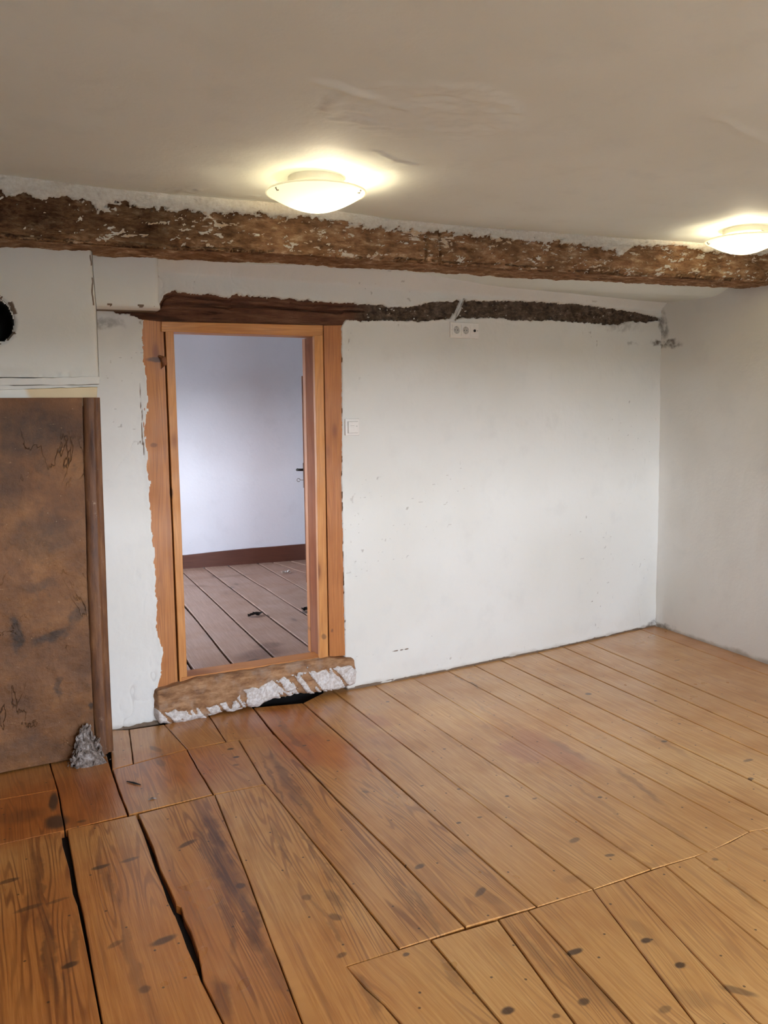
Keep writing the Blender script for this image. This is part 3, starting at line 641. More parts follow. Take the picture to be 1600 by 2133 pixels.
# ------------------------------------------------------------------ ceiling beam: clay and straw with the ragged remains of white plaster
def beam():
    xs = spaced([(-1.28, 0), (0.0, .05), (4.12, .0045)])
    bw = 0.23
    # profile: down the front face, round the arris, along the underside, up the rear
    zf = np.linspace(0, 1, 62); uf = np.linspace(0, 1, 34)[1:]; rb = np.linspace(0, 1, 4)[1:]
    back = np.array([on_y(px, py, 3.4)[0] for px, py in [(0, 517), (400, 540), (800, 560), (1200, 583), (1600, 605)]])
    zb_ = []
    for px, py in [(0, 517), (400, 540), (800, 560), (1200, 583), (1600, 605)]:
        y = 3.6
        for _ in range(10): p = on_y(px, py, y); y = float(Yb(p[0])) + bw - .02
        zb_.append((p[0], p[2]))
    zb_ = np.array(zb_); zbot = np.interp(xs, zb_[:, 0], zb_[:, 1])
    n = len(zf) + len(uf) + len(rb)
    P = np.zeros((len(xs), n, 3)); S = np.zeros((len(xs), n)); face = np.zeros((len(xs), n))
    yb = Yb(xs); xx = xs[:, None]
    ztp = CZ + .02
    P[:, :, 0] = xx
    P[:, :62, 1] = yb[:, None]; P[:, :62, 2] = ztp + (zbot[:, None] - ztp) * zf[None]
    P[:, 62:95, 1] = yb[:, None] + bw * uf[None]; P[:, 62:95, 2] = zbot[:, None]
    P[:, 95:, 1] = yb[:, None] + bw; P[:, 95:, 2] = zbot[:, None] + (2.2 - zbot[:, None]) * rb[None]
    s = np.concatenate([(zf - 1) * .24, uf * bw, bw + rb * .1])[None] + 0 * xx          # arc length from the arris
    X2 = xx + 0 * s
    # white plaster border height on the face
    wl_ = [(0, 404), (60, 408), (130, 412), (190, 420), (200, 440), (250, 422), (330, 440), (450, 440), (520, 450), (650, 455), (760, 472), (870, 482), (950, 487), (1070, 500), (1150, 502), (1240, 514), (1290, 532), (1320, 512), (1400, 512), (1480, 525), (1600, 532)]
    q = []
    for px, py in wl_:
        y = 3.4
        for _ in range(8): p = on_y(px, py, y); y = float(Yb(p[0]))
        q.append((p[0], p[2]))
    q = np.array(q); zw = np.interp(xs, q[:, 0], q[:, 1])[:, None]
    Zv = P[:, :, 2]
    h = Zv - zw + 0.030 * fbm(X2 * 26 + s * 15, s * 24, 301, 5, .66) + 0.010 * fbm(X2 * 110, s * 110, 306, 2)
    white = sstep(-.004, .004, h) * (s < -.02)
    # loose flecks of plaster over the clay, thinning out downwards
    fk = fbm(X2 * 34 + s * 26, s * 50, 311, 5, .65)
    amount = np.interp(X2, [-1, .0, .5, 1.2, 4], [.46, .42, .30, .24, .22]) + np.interp(-s, [-.3, -.01, 0.02, .10, .2], [.4, .30, .05, .10, -.06])
    fle = sstep(amount, amount + .06, fk)
    fk2 = fbm(X2 * 15 - s * 20, s * 42 + X2 * 5, 351, 4, .6); fle = np.maximum(fle, sstep(amount + .07, amount + .12, fk2)) ; white = np.maximum(white, fle)
    lumps = 0.012 * fbm(X2 * 9, s * 12, 321, 3) + 0.010 * fbm(X2 * 34, s * 40, 325, 4, .6)
    lumps += 0.004 * fbm(X2 * 4, s * 90, 330, 2) * (s > -.05)
    out = lumps + white * 0.004 + 0.012 * sstep(.5, 1, white) * (Zv > zw - .01)
    # saw notch near the middle of the beam
    nx = on_y(910, 520, 3.45)[0]
    notch = sstep(.035, .031, np.abs(X2 - nx)) * (s < -.005) * (s > -.17)
    cut = np.exp(-((np.abs(X2 - nx) - .034) / .004) ** 2) * (s < .0) * (s > -.17)
    out = out + 0.006 * notch - .018 * cut
    arr = 0.022 * np.exp(-(np.abs(s) / .022)); ch = 0.010 * np.exp(-(np.abs(s - bw) / .02))
    fr = (s <= 0); un = (s > 0) & (s <= bw)
    P[:, :, 1] += np.where(fr, -out + arr, 0); P[:, :, 2] += np.where(un, -out * .6 + arr, 0)
    P[:, :, 1] += np.where(s <= 0, 0, 0)
    P[:, 0, 1] += .03
    soot = np.clip(np.interp(X2, [-1, .2, .9, 1.3, 4], [1, 1, .55, .1, 0]) * sstep(.02, -.07, s) + .25 * fbm(X2 * 8, s * 8, 340, 3) - .1, 0, 1)
    o = grid('ceiling_beam', P, M['beam'], attrs={'white': white, 'soot': soot, 'fleck': fle * (h < 0)}, flip=True)
    return tag(o, 'long rough brown clay-coated beam under the ceiling with torn white plaster along its top', 'beam')
beam()

# ------------------------------------------------------------------ timber lintel in the back wall
def lintel():
    xs = spaced([(.44, 0), (3.90, .005)]); n = 46
    zt = np.interp(xs, TOPX, TOPZ) + .03; zb = np.interp(xs, BOTX, BOTZ) - .03
    t = np.linspace(0, 1, n)[None]; Z = zt[:, None] + (zb - zt)[:, None] * t; X = xs[:, None] + 0 * Z
    crumb = sstep(1.62, 1.80, X + .05 * fbm(X * 12, Z * 12, 401, 3))
    r = (.003 * fbm(X * 6, Z * 14, 403, 3) + .0015 * fbm(X * 20, Z * 90, 407, 3)) * (1 - crumb) + crumb * (.006 * fbm(X * 40, Z * 60, 411, 4, .65))
    sag = np.interp(X, [.7, 1.2, 1.7], [0, .004, -.006])
    split = np.exp(-((Z - (np.interp(xs, TOPX, TOPZ)[:, None] * .62 + np.interp(xs, BOTX, BOTZ)[:, None] * .38) - sag - .006 * fbm(X * 4, X * 0, 415, 4)) / .0040) ** 2) * sstep(.85, .95, X) * sstep(1.8, 1.7, X)
    lower = sstep(0.0, 1.0, t + 0 * X)
    split2 = np.exp(-((Z - np.interp(xs, TOPX, TOPZ)[:, None] + .014 + .010 * fbm(X * 7, X * 0, 431, 4)) / .003) ** 2) * (fbm(X * 3, X * 0, 433, 2) > -.1) * (1 - crumb)
    Y = Yw(X) + .012 - r + .030 * split + .014 * split2 - .004 * lower
    white = crumb * sstep(.60, .68, fbm(X * 55, Z * 75, 421, 3, .6))
    P = np.stack([X, Y, Z], -1)
    # close the solid: back edge rows
    P0 = P[:, :1].copy(); P0[:, :, 1] += .06; P1 = P[:, -1:].copy(); P1[:, :, 1] += .06
    P = np.concatenate([P0, P, P1], 1); pad = lambda a: np.concatenate([a[:, :1], a, a[:, -1:]], 1)
    o = grid('timber_lintel', P, M['lintel'], attrs={'white': pad(white), 'crumb': pad(crumb)}, flip=True)
    return tag(o, 'dark hewn timber lintel running above the doorway to the right corner', 'beam')
lintel()

# ------------------------------------------------------------------ door frame
d1 = empty('door_1', (float((LP[3][0] + RP[3][0]) / 2), 3.85, 0.19)); tag(d1, 'orange pine door frame without a door', kind='structure')
def wd(o, grain=.6, tone=.3): o['grain'] = grain; o['tone'] = tone; return o
wd(prism('jamb_board', LB, .006, .05, M['pine'], d1, sub=6, wob=.0015), .7, .55)
lp2 = [LP[0], LP[1], LP[2], LP[3]]
lp2[0] = pl((344, 680)); lp2[1] = pl((361, 680))
wd(prism('door_post', lp2, -.004, .10, M['pine'], d1, sub=5, wob=.001), .4, .0)
wd(prism('head_rail', HD, -.006, .10, M['pine'], d1, along='x'), .5, .15)
rp2 = [(p[0] - .009, p[1]) for p in RP]
wd(prism('door_post', rp2, -.022, .004, M['pine'], d1, sub=4, wob=.0008), .4, .0)
rb2 = [RB[0], RB[1], RB[2], RB[3]]
wd(prism('jamb_board', rb2, .004, .05, M['pine'], d1, sub=5, wob=.001), .4, .85)
box('jamb_packing', (RP[2][0] - .03, RB[3][0] + .02, 3.862, 3.90, .20, 1.80), M['subfloor'], d1)
# reveal strips behind the right post (the rebate) and the lining at the rear
def shift(q, dx): return [(p[0] + dx, p[1]) for p in q]
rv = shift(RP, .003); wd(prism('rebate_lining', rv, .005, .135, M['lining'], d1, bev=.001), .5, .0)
rv = shift(RP, .002); wd(prism('rear_lining', rv, .136, .175, M['pine'], d1, bev=.001), .4, .8)
lv = shift(LP, -.012); wd(prism('rear_lining', lv, .101, .175, M['pine'], d1, bev=.001), .4, .6)
hv = [(HD[0][0], HD[0][1]), (HD[1][0], HD[1][1]), (HD[2][0], HD[2][1] + .012), (HD[3][0], HD[3][1] + .012)]
wd(prism('head_lining', hv, .101, .175, M['pine'], d1, along='x', bev=.001), .4, .6)
# broken end of an old hinge peg on the left board
c = on_wall(337, 752); pts = [(c[0] - .012, c[1] + .004, c[2] + .022), (c[0] + .006, c[1] - .008, c[2] + .010), (c[0] + .010, c[1] - .014, c[2] - .012), (c[0] - .004, c[1] + .0, c[2] - .034)]
V, Fc = tube(pts, [.005, .013, .012, .003], 7); k_ = wd(mesh('broken_knot', V, Fc, M['dark_pine'], d1, uv=[(v[0], v[2]) for v in V]), .5, 0)

# the hewn sill under the doorway
def sill():
    tl, tr = on_wall(322, 1441, .04), on_wall(744, 1370, .04); bl, br = on_wall(332, 1506, .04), on_wall(738, 1432, .04)
    x0, x1 = tl[0], tr[0]; nx_, nt = 190, 64
    u = np.linspace(0, 1, nx_)[:, None]; X = x0 + (x1 - x0) * u
    zt = np.interp(u, [0, .012, .2, .5, .85, .985, 1], [tl[2] - .018, tl[2] - .002, .192, .190, .197, tr[2] - .004, tr[2] - .03])
    zb = np.interp(u, [0, .02, .1, .35, .48, .55, .70, .75, .97, 1], [.03, .005, -.004, .006, .012, .034, .036, .022, .03, .04])
    t = np.linspace(0, 1, nt)[None]
    zt = zt + .006 * fbm(u * 14, u * 0, 531, 3); zb = zb + .006 * fbm(u * 18, u * 0, 533, 3)
    # cross-section: top from the rear, over the arris, down the face, tucked under
    sect_y = np.interp(t, [0, .22, .25, .42, .85, .93, 1], [.10, -.025, -.036, -.045, -.040, -.025, .02])
    sect_z = np.interp(t, [0, .22, .25, .42, .85, .93, 1], [1, 1, .985, .78, .10, .01, 0.0])
    Z = zb + (zt - zb) * sect_z; Xg = X + 0 * Z
    r = .010 * fbm(Xg * 9, t * 2 + 0 * Xg, 501, 3) + .008 * fbm(Xg * 30 + t * 4, t * 5 + 0 * Xg, 503, 3) + .004 * fbm(Xg * 60, t * 12 + 0 * Xg, 505, 3)
    wline = np.interp(u, [0, .2, .36, .40, .5, .7, .8, .97, 1], [.66, .72, .74, .58, .55, .44, .46, .40, .45]) + .05 * fbm(Xg * 30, t * 6 + 0 * Xg, 511, 3)
    tear = fbm(Xg * 34 - t * 6, t * 3.0 + 0 * Xg, 515, 3, .6)
    white = sstep(-.01, .03, t - wline) * sstep(.26, .20, tear) * (t < .99)
    facek = sstep(.2, .32, t)
    endtap = .05 * (np.exp(-(u / .009) ** 2) + np.exp(-((1 - u) / .007) ** 2))
    fold = .016 * np.abs(fbm(Xg * 34 + t * 6, t * 3 + 0 * Xg, 520, 2)) * white
    Y = Yw(Xg) + sect_y - r * facek - (.008 * white + fold) * facek + endtap
    o = grid('door_sill', np.stack([Xg, Y, Z + .2 * r * (1 - facek)], -1), M['sill'], attrs={'white': white}, flip=True)
    tag(o, 'thick hewn timber sill under the doorway with torn white plaster on its face', 'sill')
    q = [(tl[0] + .13, .197), (RP[2][0] - .01, .197), (RP[2][0] - .01, .17), (tl[0] + .13, .17)]
    b = wd(prism('threshold_board', q, -.006, .095, M['pine'], o, along='x', bev=.002), .3, .55)
    h = on_wall(640, 1390, .045)
    V, Fc = lathe([(0, -.002), (.004, -.002), (.004, .0), (0, .001)], 8); V = [(h[0] + v[0], h[1] - .006 - v[2], h[2] + v[1]) for v in V]
    mesh('nail_head', V, Fc, M['steel'], o)
sill()

# ------------------------------------------------------------------ chimney breast on the left
YC = 3.57
cb = empty('chimney_breast', (0.0, 3.7, 0.0)); tag(cb, 'white chimney breast with a stovepipe hole and a closed brown clay hearth at the left', 'chimney breast')
def breast():
    ex = lambda px, py: on_y(px, py, YC)
    E_ = np.array([ex(193, 500), ex(196, 560), (ex(203, 640)), ex(206, 720), ex(209, 795)]); zlo = ex(205, 787)[2]
    xs = spaced([(-1.28, 0), (-.1, .03), (.47, .004)]); zs = spaced([(zlo, 0), (2.10, .005)])
    X, Z = np.meshgrid(xs, zs, indexing='ij'); xe = np.interp(-Z, -E_[:, 2][::1], E_[:, 0])
    X2 = X / .47 * 1.0; X = np.where(X > 0, X / .47 * xe, X)
    lip = .012 * sstep(.05, .0, Z - zlo) * (.7 + fbm(X * 20, Z * 20, 601, 3))
    Y = YC - .006 * fbm(X * 2, Z * 2, 603, 3) - .0015 * fbm(X * 12, Z * 12, 605, 3) - lip + .03 * np.exp(-(xe - X) / .006)
    c = on_y(-16, 667, YC); r = np.hypot((X - c[0]) / 1.0, (Z - c[2]) / 1.12) + .006 * fbm(X * 25, Z * 25, 611, 3)
    hole = r < .077; keep = ~(hole[:-1, :-1] & hole[1:, 1:])
    rim = np.exp(-((r - .085) / .012) ** 2); Y = Y + .008 * sstep(.092, .076, r) 
    ckl = 1.6 * np.exp(-((X - xe + .010 + .010 * fbm(Z * 14, Z * 0, 621, 3)) / .0028) ** 2) * (Z > 1.83) * (fbm(X * 30, Z * 30, 622, 2) > -.1)
    o = grid('plaster_face', np.stack([X, Y, Z], -1), M['breast'], cb, keep=keep, attrs={'bare': np.clip(.6 * ckl + .8 * rim * (fbm(X * 40, Z * 40, 613, 3) > .15), 0, 1)})
    # right return of the breast, running back to the wall
    n = 30; zz = np.linspace(zlo, 2.10, n); P = np.zeros((2, n, 3)); xe1 = np.interp(-zz, -E_[:, 2], E_[:, 0])
    P[0, :, 0] = xe1 - .001; P[0, :, 1] = YC + .02; P[1, :, 0] = xe1 - .001; P[1, :, 1] = 3.86; P[:, :, 2] = zz
    grid('plaster_return', P, M['breast'], cb, attrs={'bare': np.zeros((2, n))}, flip=False)
    P = np.zeros((2, 2, 3)); P[0, :, 0] = -1.28; P[1, :, 0] = xe1[0]; P[:, 0, 1] = YC - .01; P[:, 1, 1] = 3.86; P[:, :, 2] = zlo
    grid('plaster_soffit', P, M['breast'], cb, attrs={'bare': np.zeros((2, 2))}, flip=True)
    # flue pipe hole
    V, Fc = lathe([(.079, 0), (.074, .05), (.072, .20), (0, .201)], 32); V = [(c[0] + v[0], YC + .004 + v[2], c[2] + v[1] * 1.12) for v in V]
    mesh('stovepipe_hole', V, Fc, M['soot'], cb, smooth=True)
breast()
# ledge of two thin plaster bands, cream board
def quad_strip(name, px, yf, yb_, m, bev=.003, ext=-1.28, sub=20, wob=.002):
    tl, tr, br, bl = [on_y(*p, yf) for p in px]
    sl_t = (tr[2] - tl[2]) / (tr[0] - tl[0]); sl_b = (br[2] - bl[2]) / (br[0] - bl[0]); rs = random.Random(name)
    V, Fc = [], []
    for i in range(sub + 1):
        xt = -.25 + (tr[0] + .25) * i / sub; xb = -.25 + (br[0] + .25) * i / sub
        zt = tr[2] + (xt - tr[0]) * sl_t + rs.uniform(-wob, wob); zb = br[2] + (xb - br[0]) * sl_b + rs.uniform(-wob, wob)
        V += [(xt, yf, zt), (xt, yb_, zt), (xb, yb_, zb), (xb, yf, zb)]
    for i in range(sub):
        k = 4 * i
        for j in range(4): Fc.append((k + j, k + (j + 1) % 4, k + 4 + (j + 1) % 4, k + 4 + j))
    Fc.append((0, 3, 2, 1)); k = 4 * sub; Fc.append((k, k + 1, k + 2, k + 3))
    o = mesh(name, V, [f[::-1] for f in Fc], m, cb); return bevel(o, bev) if bev else o
quad_strip('ledge_band', [(0, 788), (208, 784), (208, 801), (0, 803)], YC - .016, YC + .10, M['breast'])
quad_strip('ledge_fillet', [(0, 803), (207, 801), (206, 806), (0, 811)], YC - .004, YC + .10, M['breast'], .001)
quad_strip('cream_board', [(0, 812), (203, 806), (201, 845), (0, 854)], YC - .010, YC + .05, M['board'], .002, wob=.0006)
box('board_backing', (-1.28, .40, YC + .06, 3.86, 1.40, 1.56), M['clay'], cb)
def panel():
    A = [(208, 840), (213, 1000), (219, 1150), (224, 1300), (230, 1450), (236, 1566)]
    yp = 3.555
    e = np.array([on_y(*p, yp) for p in A])
    inner = np.array([on_y(*p, yp) for p in [(172, 840), (176, 1000), (180, 1150), (186, 1300), (192, 1450), (200, 1600)]])
    zs = spaced([(.007, 0), (1.47, .009)]); xs = spaced([(-1.28, 0), (-.1, .04), (1.0, .0)]) if False else np.concatenate([np.linspace(-1.28, -.1, 12)[:-1], np.linspace(-.1, .43, 110)])
    X, Z = np.meshgrid(xs, zs, indexing='ij'); xe = np.interp(-Z, -e[:, 2], e[:, 0]); xi = np.interp(-Z, -inner[:, 2], inner[:, 0])
    X = np.where(X > 0, X / .43 * (xi - .001), X)
    bulge = .012 * fbm(X * 3, Z * 3, 701, 3) + .004 * fbm(X * 14, Z * 14, 703, 4, .6)
    Y = 3.548 - bulge - .018 * sstep(.5, 0, Z)
    grid('clay_panel', np.stack([X, Y, Z], -1), M['clay'], cb, attrs={'bare': 0 * X})
    # the post: front and outer face
    nz = len(zs); t = np.linspace(0, 1, 14)[None]; Zp = zs[:, None] + 0 * t
    xi1 = np.interp(-zs, -inner[:, 2], inner[:, 0])[:, None]; xe1 = np.interp(-zs, -e[:, 2], e[:, 0])[:, None]
    rag = .004 * fbm(Zp * 9, Zp * 0 + t * 2, 711, 3)
    Xp = xi1 + rag * (1 - t) + (xe1 - xi1 + .0) * t; Yp = 3.535 + .006 * fbm(Xp * 20, Zp * 4, 713, 3) + .02 * np.exp(-(t) / .05) * .5 - .010 * np.sin(math.pi * t) + .012 * (t > .62)
    P = np.stack([Xp, Yp, Zp], -1); side = P[:, -1:].copy(); side[:, :, 1] = 3.86; side[:, :, 0] -= .03; s0 = P[:, :1].copy(); s0[:, :, 1] += .03
    grid('hearth_post', np.concatenate([s0, P, side], 1), M['post'], cb, flip=True)
def post_mat():
    g = G('red_brown_post'); p = g.pos(); a = g.noise(g.map(p, scale=(1.6, 1, .25)), 22, 6, .65); c = g.noise(p, 24, 5, .7)
    col = g.ramp(a, [(.3, (.06, .022, .009)), (.5, (.14, .055, .019)), (.7, (.22, .095, .034))])
    col = g.mix(g.mr(c, .62, .74, 0, .7), col, (.36, .24, .15))
    return g.fin(col, .6, g.bump(a, .5, .008))
M['post'] = post_mat()
panel()
# lump of plaster above the lintel, running out of the breast
def lump():
    yf = 3.66
    bl, br = on_y(203, 639, yf), on_y(334, 643, yf); tr = on_y(331, 520, yf)
    xs = np.linspace(bl[0] - .07, br[0], 60); zs = np.linspace(0, 1, 60)
    U, T = np.meshgrid(np.linspace(0, 1, 60), np.linspace(0, 1, 60), indexing='ij')
    zb = np.interp(xs, [bl[0], br[0]], [bl[2], br[2]])[:, None]
    Z = zb + (2.11 - zb) * T; xe = np.interp(T, [0, .12, 1], [br[0] + .006, br[0], tr[0]]); X = bl[0] - .07 + (xe - bl[0] + .07) * U
    Y = yf - .004 * fbm(X * 5, Z * 5, 801, 3) - .0015 * fbm(X * 22, Z * 22, 803, 3) + .02 * np.exp(-(1 - U) / .03) + .015 * np.exp(-T / .02)
    P = np.stack([X, Y, Z], -1)
    r = P[-1:].copy(); r[:, :, 1] = 3.83; P = np.concatenate([P, r], 0)
    b = P[:, :1].copy(); b[:, :, 1] = 3.83; P = np.concatenate([b, P], 1)
    crumbs = np.zeros(P.shape[:2]); crumbs[:, 1:5] = (fbm(P[:, 1:5, 0] * 40, P[:, 1:5, 2] * 40, 811, 2) > .25) * .6; crumbs[:, 0] = 1
    o = grid('plaster_lump', P, M['breast'], cb, attrs={'bare': crumbs})
lump()

# crumbled rubble at the foot of the post
def rubble():
    r = empty('plaster_rubble', tuple(on_z(186, 1585))); tag(r, 'small heap of grey crumbled plaster at the foot of the brown hearth post', 'rubble')
    base = on_z(184, 1592); base[1] = 3.47; rs = random.Random(9)
    nu, nt = 40, 22; th = np.linspace(0, 2 * math.pi, nu)[:, None]; t = np.linspace(0, 1, nt)[None]
    rad = .062 * (1 - t ** 1.6) * (1 + .35 * fbm(np.cos(th) * 2 + 5 + 0 * t, np.sin(th) * 2 + t * 3 + 5, 901, 3)) + .002
    rad[-1] = rad[0]
    X = base[0] + .005 + rad * np.cos(th) * .95 - .012 * t; Y = base[1] + rad * np.sin(th) * .6 + .035 * t; Z = .145 * t * (1 + .12 * fbm(np.cos(th) * 3 + 9 + 0 * t, np.sin(th) * 3 + 9 + 0 * t, 905, 2)) + 0 * th
    Z[-1] = Z[0]
    grid('heap', np.stack([X, Y, Z], -1), M['rubble'], r, smooth=False)
    V, Fc = [], []
    for i in range(95):
        a = rs.uniform(0, 2 * math.pi); h = rs.random() ** 1.1; rd = .058 * (1 - h ** 1.5) + .008
        if i > 80: rd = rs.uniform(.06, .10); h = 0
        c = np.array([base[0] + rd * math.cos(a) * .95, base[1] + rd * math.sin(a) * .6 + .03 * h, .14 * h + .008])
        if c[1] > 3.5: c[1] = 3.5
        s = rs.uniform(.006, .02) if i <= 80 else .006
        ax = Matrix.Rotation(rs.uniform(-.7, .7), 3, 'Y') @ Matrix.Rotation(rs.uniform(0, 3), 3, 'Z') @ Matrix.Rotation(rs.uniform(-.5, .5), 3, 'X')
        k = len(V); zsx = 1.9 if i <= 80 else .6
        for dx, dy, dz in [(-1, -.6, -1), (1, -.5, -.9), (.8, .6, -1), (-.9, .5, -.8), (-.4, -.3, 1), (.5, -.2, .8), (.3, .3, 1.1), (-.5, .3, .7)]:
            q = ax @ Vector((dx * s * .5, dy * s * .5, dz * s * zsx * .5)); V.append((c[0] + q.x, c[1] + q.y, max(.0015, c[2] + q.z)))
        Fc += [tuple(k + j for j in f) for f in [(0, 3, 2, 1), (4, 5, 6, 7), (0, 1, 5, 4), (1, 2, 6, 5), (2, 3, 7, 6), (3, 0, 4, 7)]]
    o = mesh('crumbs', V, Fc, M['rubble'], r); o['kind'] = 'stuff'
rubble()

# ------------------------------------------------------------------ floor boards
fl = box('floor', (X_LEFT - .05, 4.2, Y_FRONT - .05, 4.14, -.12, -.028), M['subfloor']); tag(fl, 'bare pine boards worn and stained, with dark gaps', kind='structure')
YEND = Y_FRONT - .02
def seam(pts, far=0.0, near=True, z=0.0, yend=YEND):
    P = [on_z(px, py, z)[:2] for px, py in pts]
    if far:
        d = P[0] - P[1]; d = d / np.linalg.norm(d); P = [P[0] + d * far] + P
    if near:
        P = P + [np.array([P[-1][0], yend])]
    return P
def densify(P, n):
    P = np.array(P); L = np.concatenate([[0], np.cumsum(np.linalg.norm(np.diff(P, axis=0), axis=1))]); s = np.linspace(0, L[-1], n)
    s = np.unique(np.concatenate([s, L])); return np.stack([np.interp(s, L, P[:, 0]), np.interp(s, L, P[:, 1])], 1)
def plank(Lp, Rp, parent, m, gap=.0035, th=.026, z=0.0, grain=.6, tone=.3, jit=.0010, lift=0.0, n=8, xmax=None, cham=.0022):
    L = densify(Lp, n); R = densify(Rp, n); rs = random.Random(str(L[0]) + str(R[0]))
    poly = np.concatenate([L, R[::-1]]); cen = poly.mean(0)
    # inset sideways and at the ends
    Li = L + [gap / 2, 0]; Ri = R - [gap / 2, 0]
    Li[0, 1] -= gap / 2; Ri[0, 1] -= gap / 2; Li[-1, 1] += gap / 2; Ri[-1, 1] += gap / 2
    Li[1:-1, 0] += [rs.uniform(-jit, jit) for _ in Li[1:-1]]; Ri[1:-1, 0] += [rs.uniform(-jit, jit) for _ in Ri[1:-1]]
    ring = np.concatenate([Li, Ri[::-1]])
    if xmax is not None: ring[:, 0] = np.minimum(ring[:, 0], xmax)
    c = cham
    inn = ring.copy(); inn[:len(Li), 0] += c; inn[len(Li):, 0] -= c; inn[0, 1] -= c; inn[-1, 1] -= c; inn[len(Li) - 1, 1] += c; inn[len(Li), 1] += c
    N = len(ring); xl = lambda y: np.interp(-y, -L[:, 1], L[:, 0])
    V = [(p[0], p[1], z + lift) for p in inn] + [(p[0], p[1], z + lift - cham * 1.1) for p in ring] + [(p[0], p[1], z - th) for p in ring]
    uv = [(v[0] - xl(v[1]), v[1]) for v in V]
    Fc = [tuple(range(N))] + [(i, i + N, (i + 1) % N + N, (i + 1) % N)[::1] for i in range(N)] + [(i + N, i + 2 * N, (i + 1) % N + 2 * N, (i + 1) % N + N) for i in range(N)]
    # orientation: L runs near, R back far => clockwise or not, make top face up
    a = sum(inn[i][0] * inn[(i + 1) % N][1] - inn[(i + 1) % N][0] * inn[i][1] for i in range(N))
    if a < 0: Fc = [f[::-1] for f in Fc]
    o = mesh('plank', V, Fc, m, parent, uv=uv); o['grain'] = grain; o['tone'] = tone; return o
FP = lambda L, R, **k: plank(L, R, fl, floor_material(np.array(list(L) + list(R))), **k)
nearS = dict(near=False)
# upper left, against the chimney breast
left0 = [np.array([-.95, 3.56]), np.array([-.95, YEND])]
sA_up = seam([(105, 1602), (120, 1645), (135, 1730)], near=False); sA_up[0] = np.array([sA_up[0][0], 3.60])
sA_lowL = seam([(128, 1731), (132, 1760), (145, 1810), (153, 1860), (162, 1885), (172, 1930), (189, 2010), (211, 2133)]); sA_lowR = seam([(139, 1728), (145, 1760), (155, 1820), (162, 1860), (172, 1905), (179, 1945), (191, 2010), (213, 2133)])
xa = lambda px, py: on_z(px, py)[:2]
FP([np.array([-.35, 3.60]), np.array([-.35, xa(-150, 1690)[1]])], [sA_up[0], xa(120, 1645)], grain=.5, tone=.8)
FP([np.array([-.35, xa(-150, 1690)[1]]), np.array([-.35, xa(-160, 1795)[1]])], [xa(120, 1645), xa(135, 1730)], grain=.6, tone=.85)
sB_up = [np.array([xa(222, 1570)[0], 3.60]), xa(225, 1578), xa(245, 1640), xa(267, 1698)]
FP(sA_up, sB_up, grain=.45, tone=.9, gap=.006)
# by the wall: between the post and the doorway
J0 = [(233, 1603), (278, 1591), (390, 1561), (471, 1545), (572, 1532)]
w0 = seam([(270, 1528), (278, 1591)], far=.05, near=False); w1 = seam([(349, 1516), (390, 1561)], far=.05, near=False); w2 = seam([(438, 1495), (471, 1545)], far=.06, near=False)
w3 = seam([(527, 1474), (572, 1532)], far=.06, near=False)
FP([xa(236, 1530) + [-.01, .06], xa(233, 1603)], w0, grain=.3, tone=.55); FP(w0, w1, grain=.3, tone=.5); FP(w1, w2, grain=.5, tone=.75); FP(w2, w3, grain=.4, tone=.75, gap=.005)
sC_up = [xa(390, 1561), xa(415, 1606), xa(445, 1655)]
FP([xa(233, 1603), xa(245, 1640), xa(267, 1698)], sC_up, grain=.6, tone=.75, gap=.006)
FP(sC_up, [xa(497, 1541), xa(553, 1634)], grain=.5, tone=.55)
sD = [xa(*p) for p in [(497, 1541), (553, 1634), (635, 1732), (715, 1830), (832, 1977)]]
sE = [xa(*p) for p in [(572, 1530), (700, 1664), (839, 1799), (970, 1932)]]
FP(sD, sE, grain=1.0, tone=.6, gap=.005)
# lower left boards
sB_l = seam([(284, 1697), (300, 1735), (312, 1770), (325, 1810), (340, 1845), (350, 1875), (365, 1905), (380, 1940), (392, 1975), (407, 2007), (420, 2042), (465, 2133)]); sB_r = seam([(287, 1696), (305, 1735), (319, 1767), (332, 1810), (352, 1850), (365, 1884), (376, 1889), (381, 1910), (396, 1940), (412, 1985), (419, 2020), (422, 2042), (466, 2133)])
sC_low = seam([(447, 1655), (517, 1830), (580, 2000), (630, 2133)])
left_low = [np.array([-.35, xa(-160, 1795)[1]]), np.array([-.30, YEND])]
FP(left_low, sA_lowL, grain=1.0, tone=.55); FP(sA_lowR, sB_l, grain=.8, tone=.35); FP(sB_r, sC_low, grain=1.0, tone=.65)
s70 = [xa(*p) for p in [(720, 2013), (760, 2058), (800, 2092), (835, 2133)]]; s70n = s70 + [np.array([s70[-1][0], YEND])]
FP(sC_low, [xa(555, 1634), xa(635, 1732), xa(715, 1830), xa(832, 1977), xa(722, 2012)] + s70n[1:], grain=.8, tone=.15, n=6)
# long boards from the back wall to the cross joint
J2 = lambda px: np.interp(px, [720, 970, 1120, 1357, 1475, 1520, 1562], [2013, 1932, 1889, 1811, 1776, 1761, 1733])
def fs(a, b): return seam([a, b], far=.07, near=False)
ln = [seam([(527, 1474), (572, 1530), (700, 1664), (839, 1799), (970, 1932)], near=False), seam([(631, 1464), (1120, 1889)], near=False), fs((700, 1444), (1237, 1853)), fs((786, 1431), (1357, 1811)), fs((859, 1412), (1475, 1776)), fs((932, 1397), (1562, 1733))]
for i, (g_, t_, gp) in enumerate([(.8, .55, .007), (.6, .40, .004), (.4, .25, .004), (.45, .2, .003), (.3, .25, .003)]): FP(ln[i], ln[i + 1] if i else ln[1], grain=g_, tone=t_, gap=gp, jit=.0016)
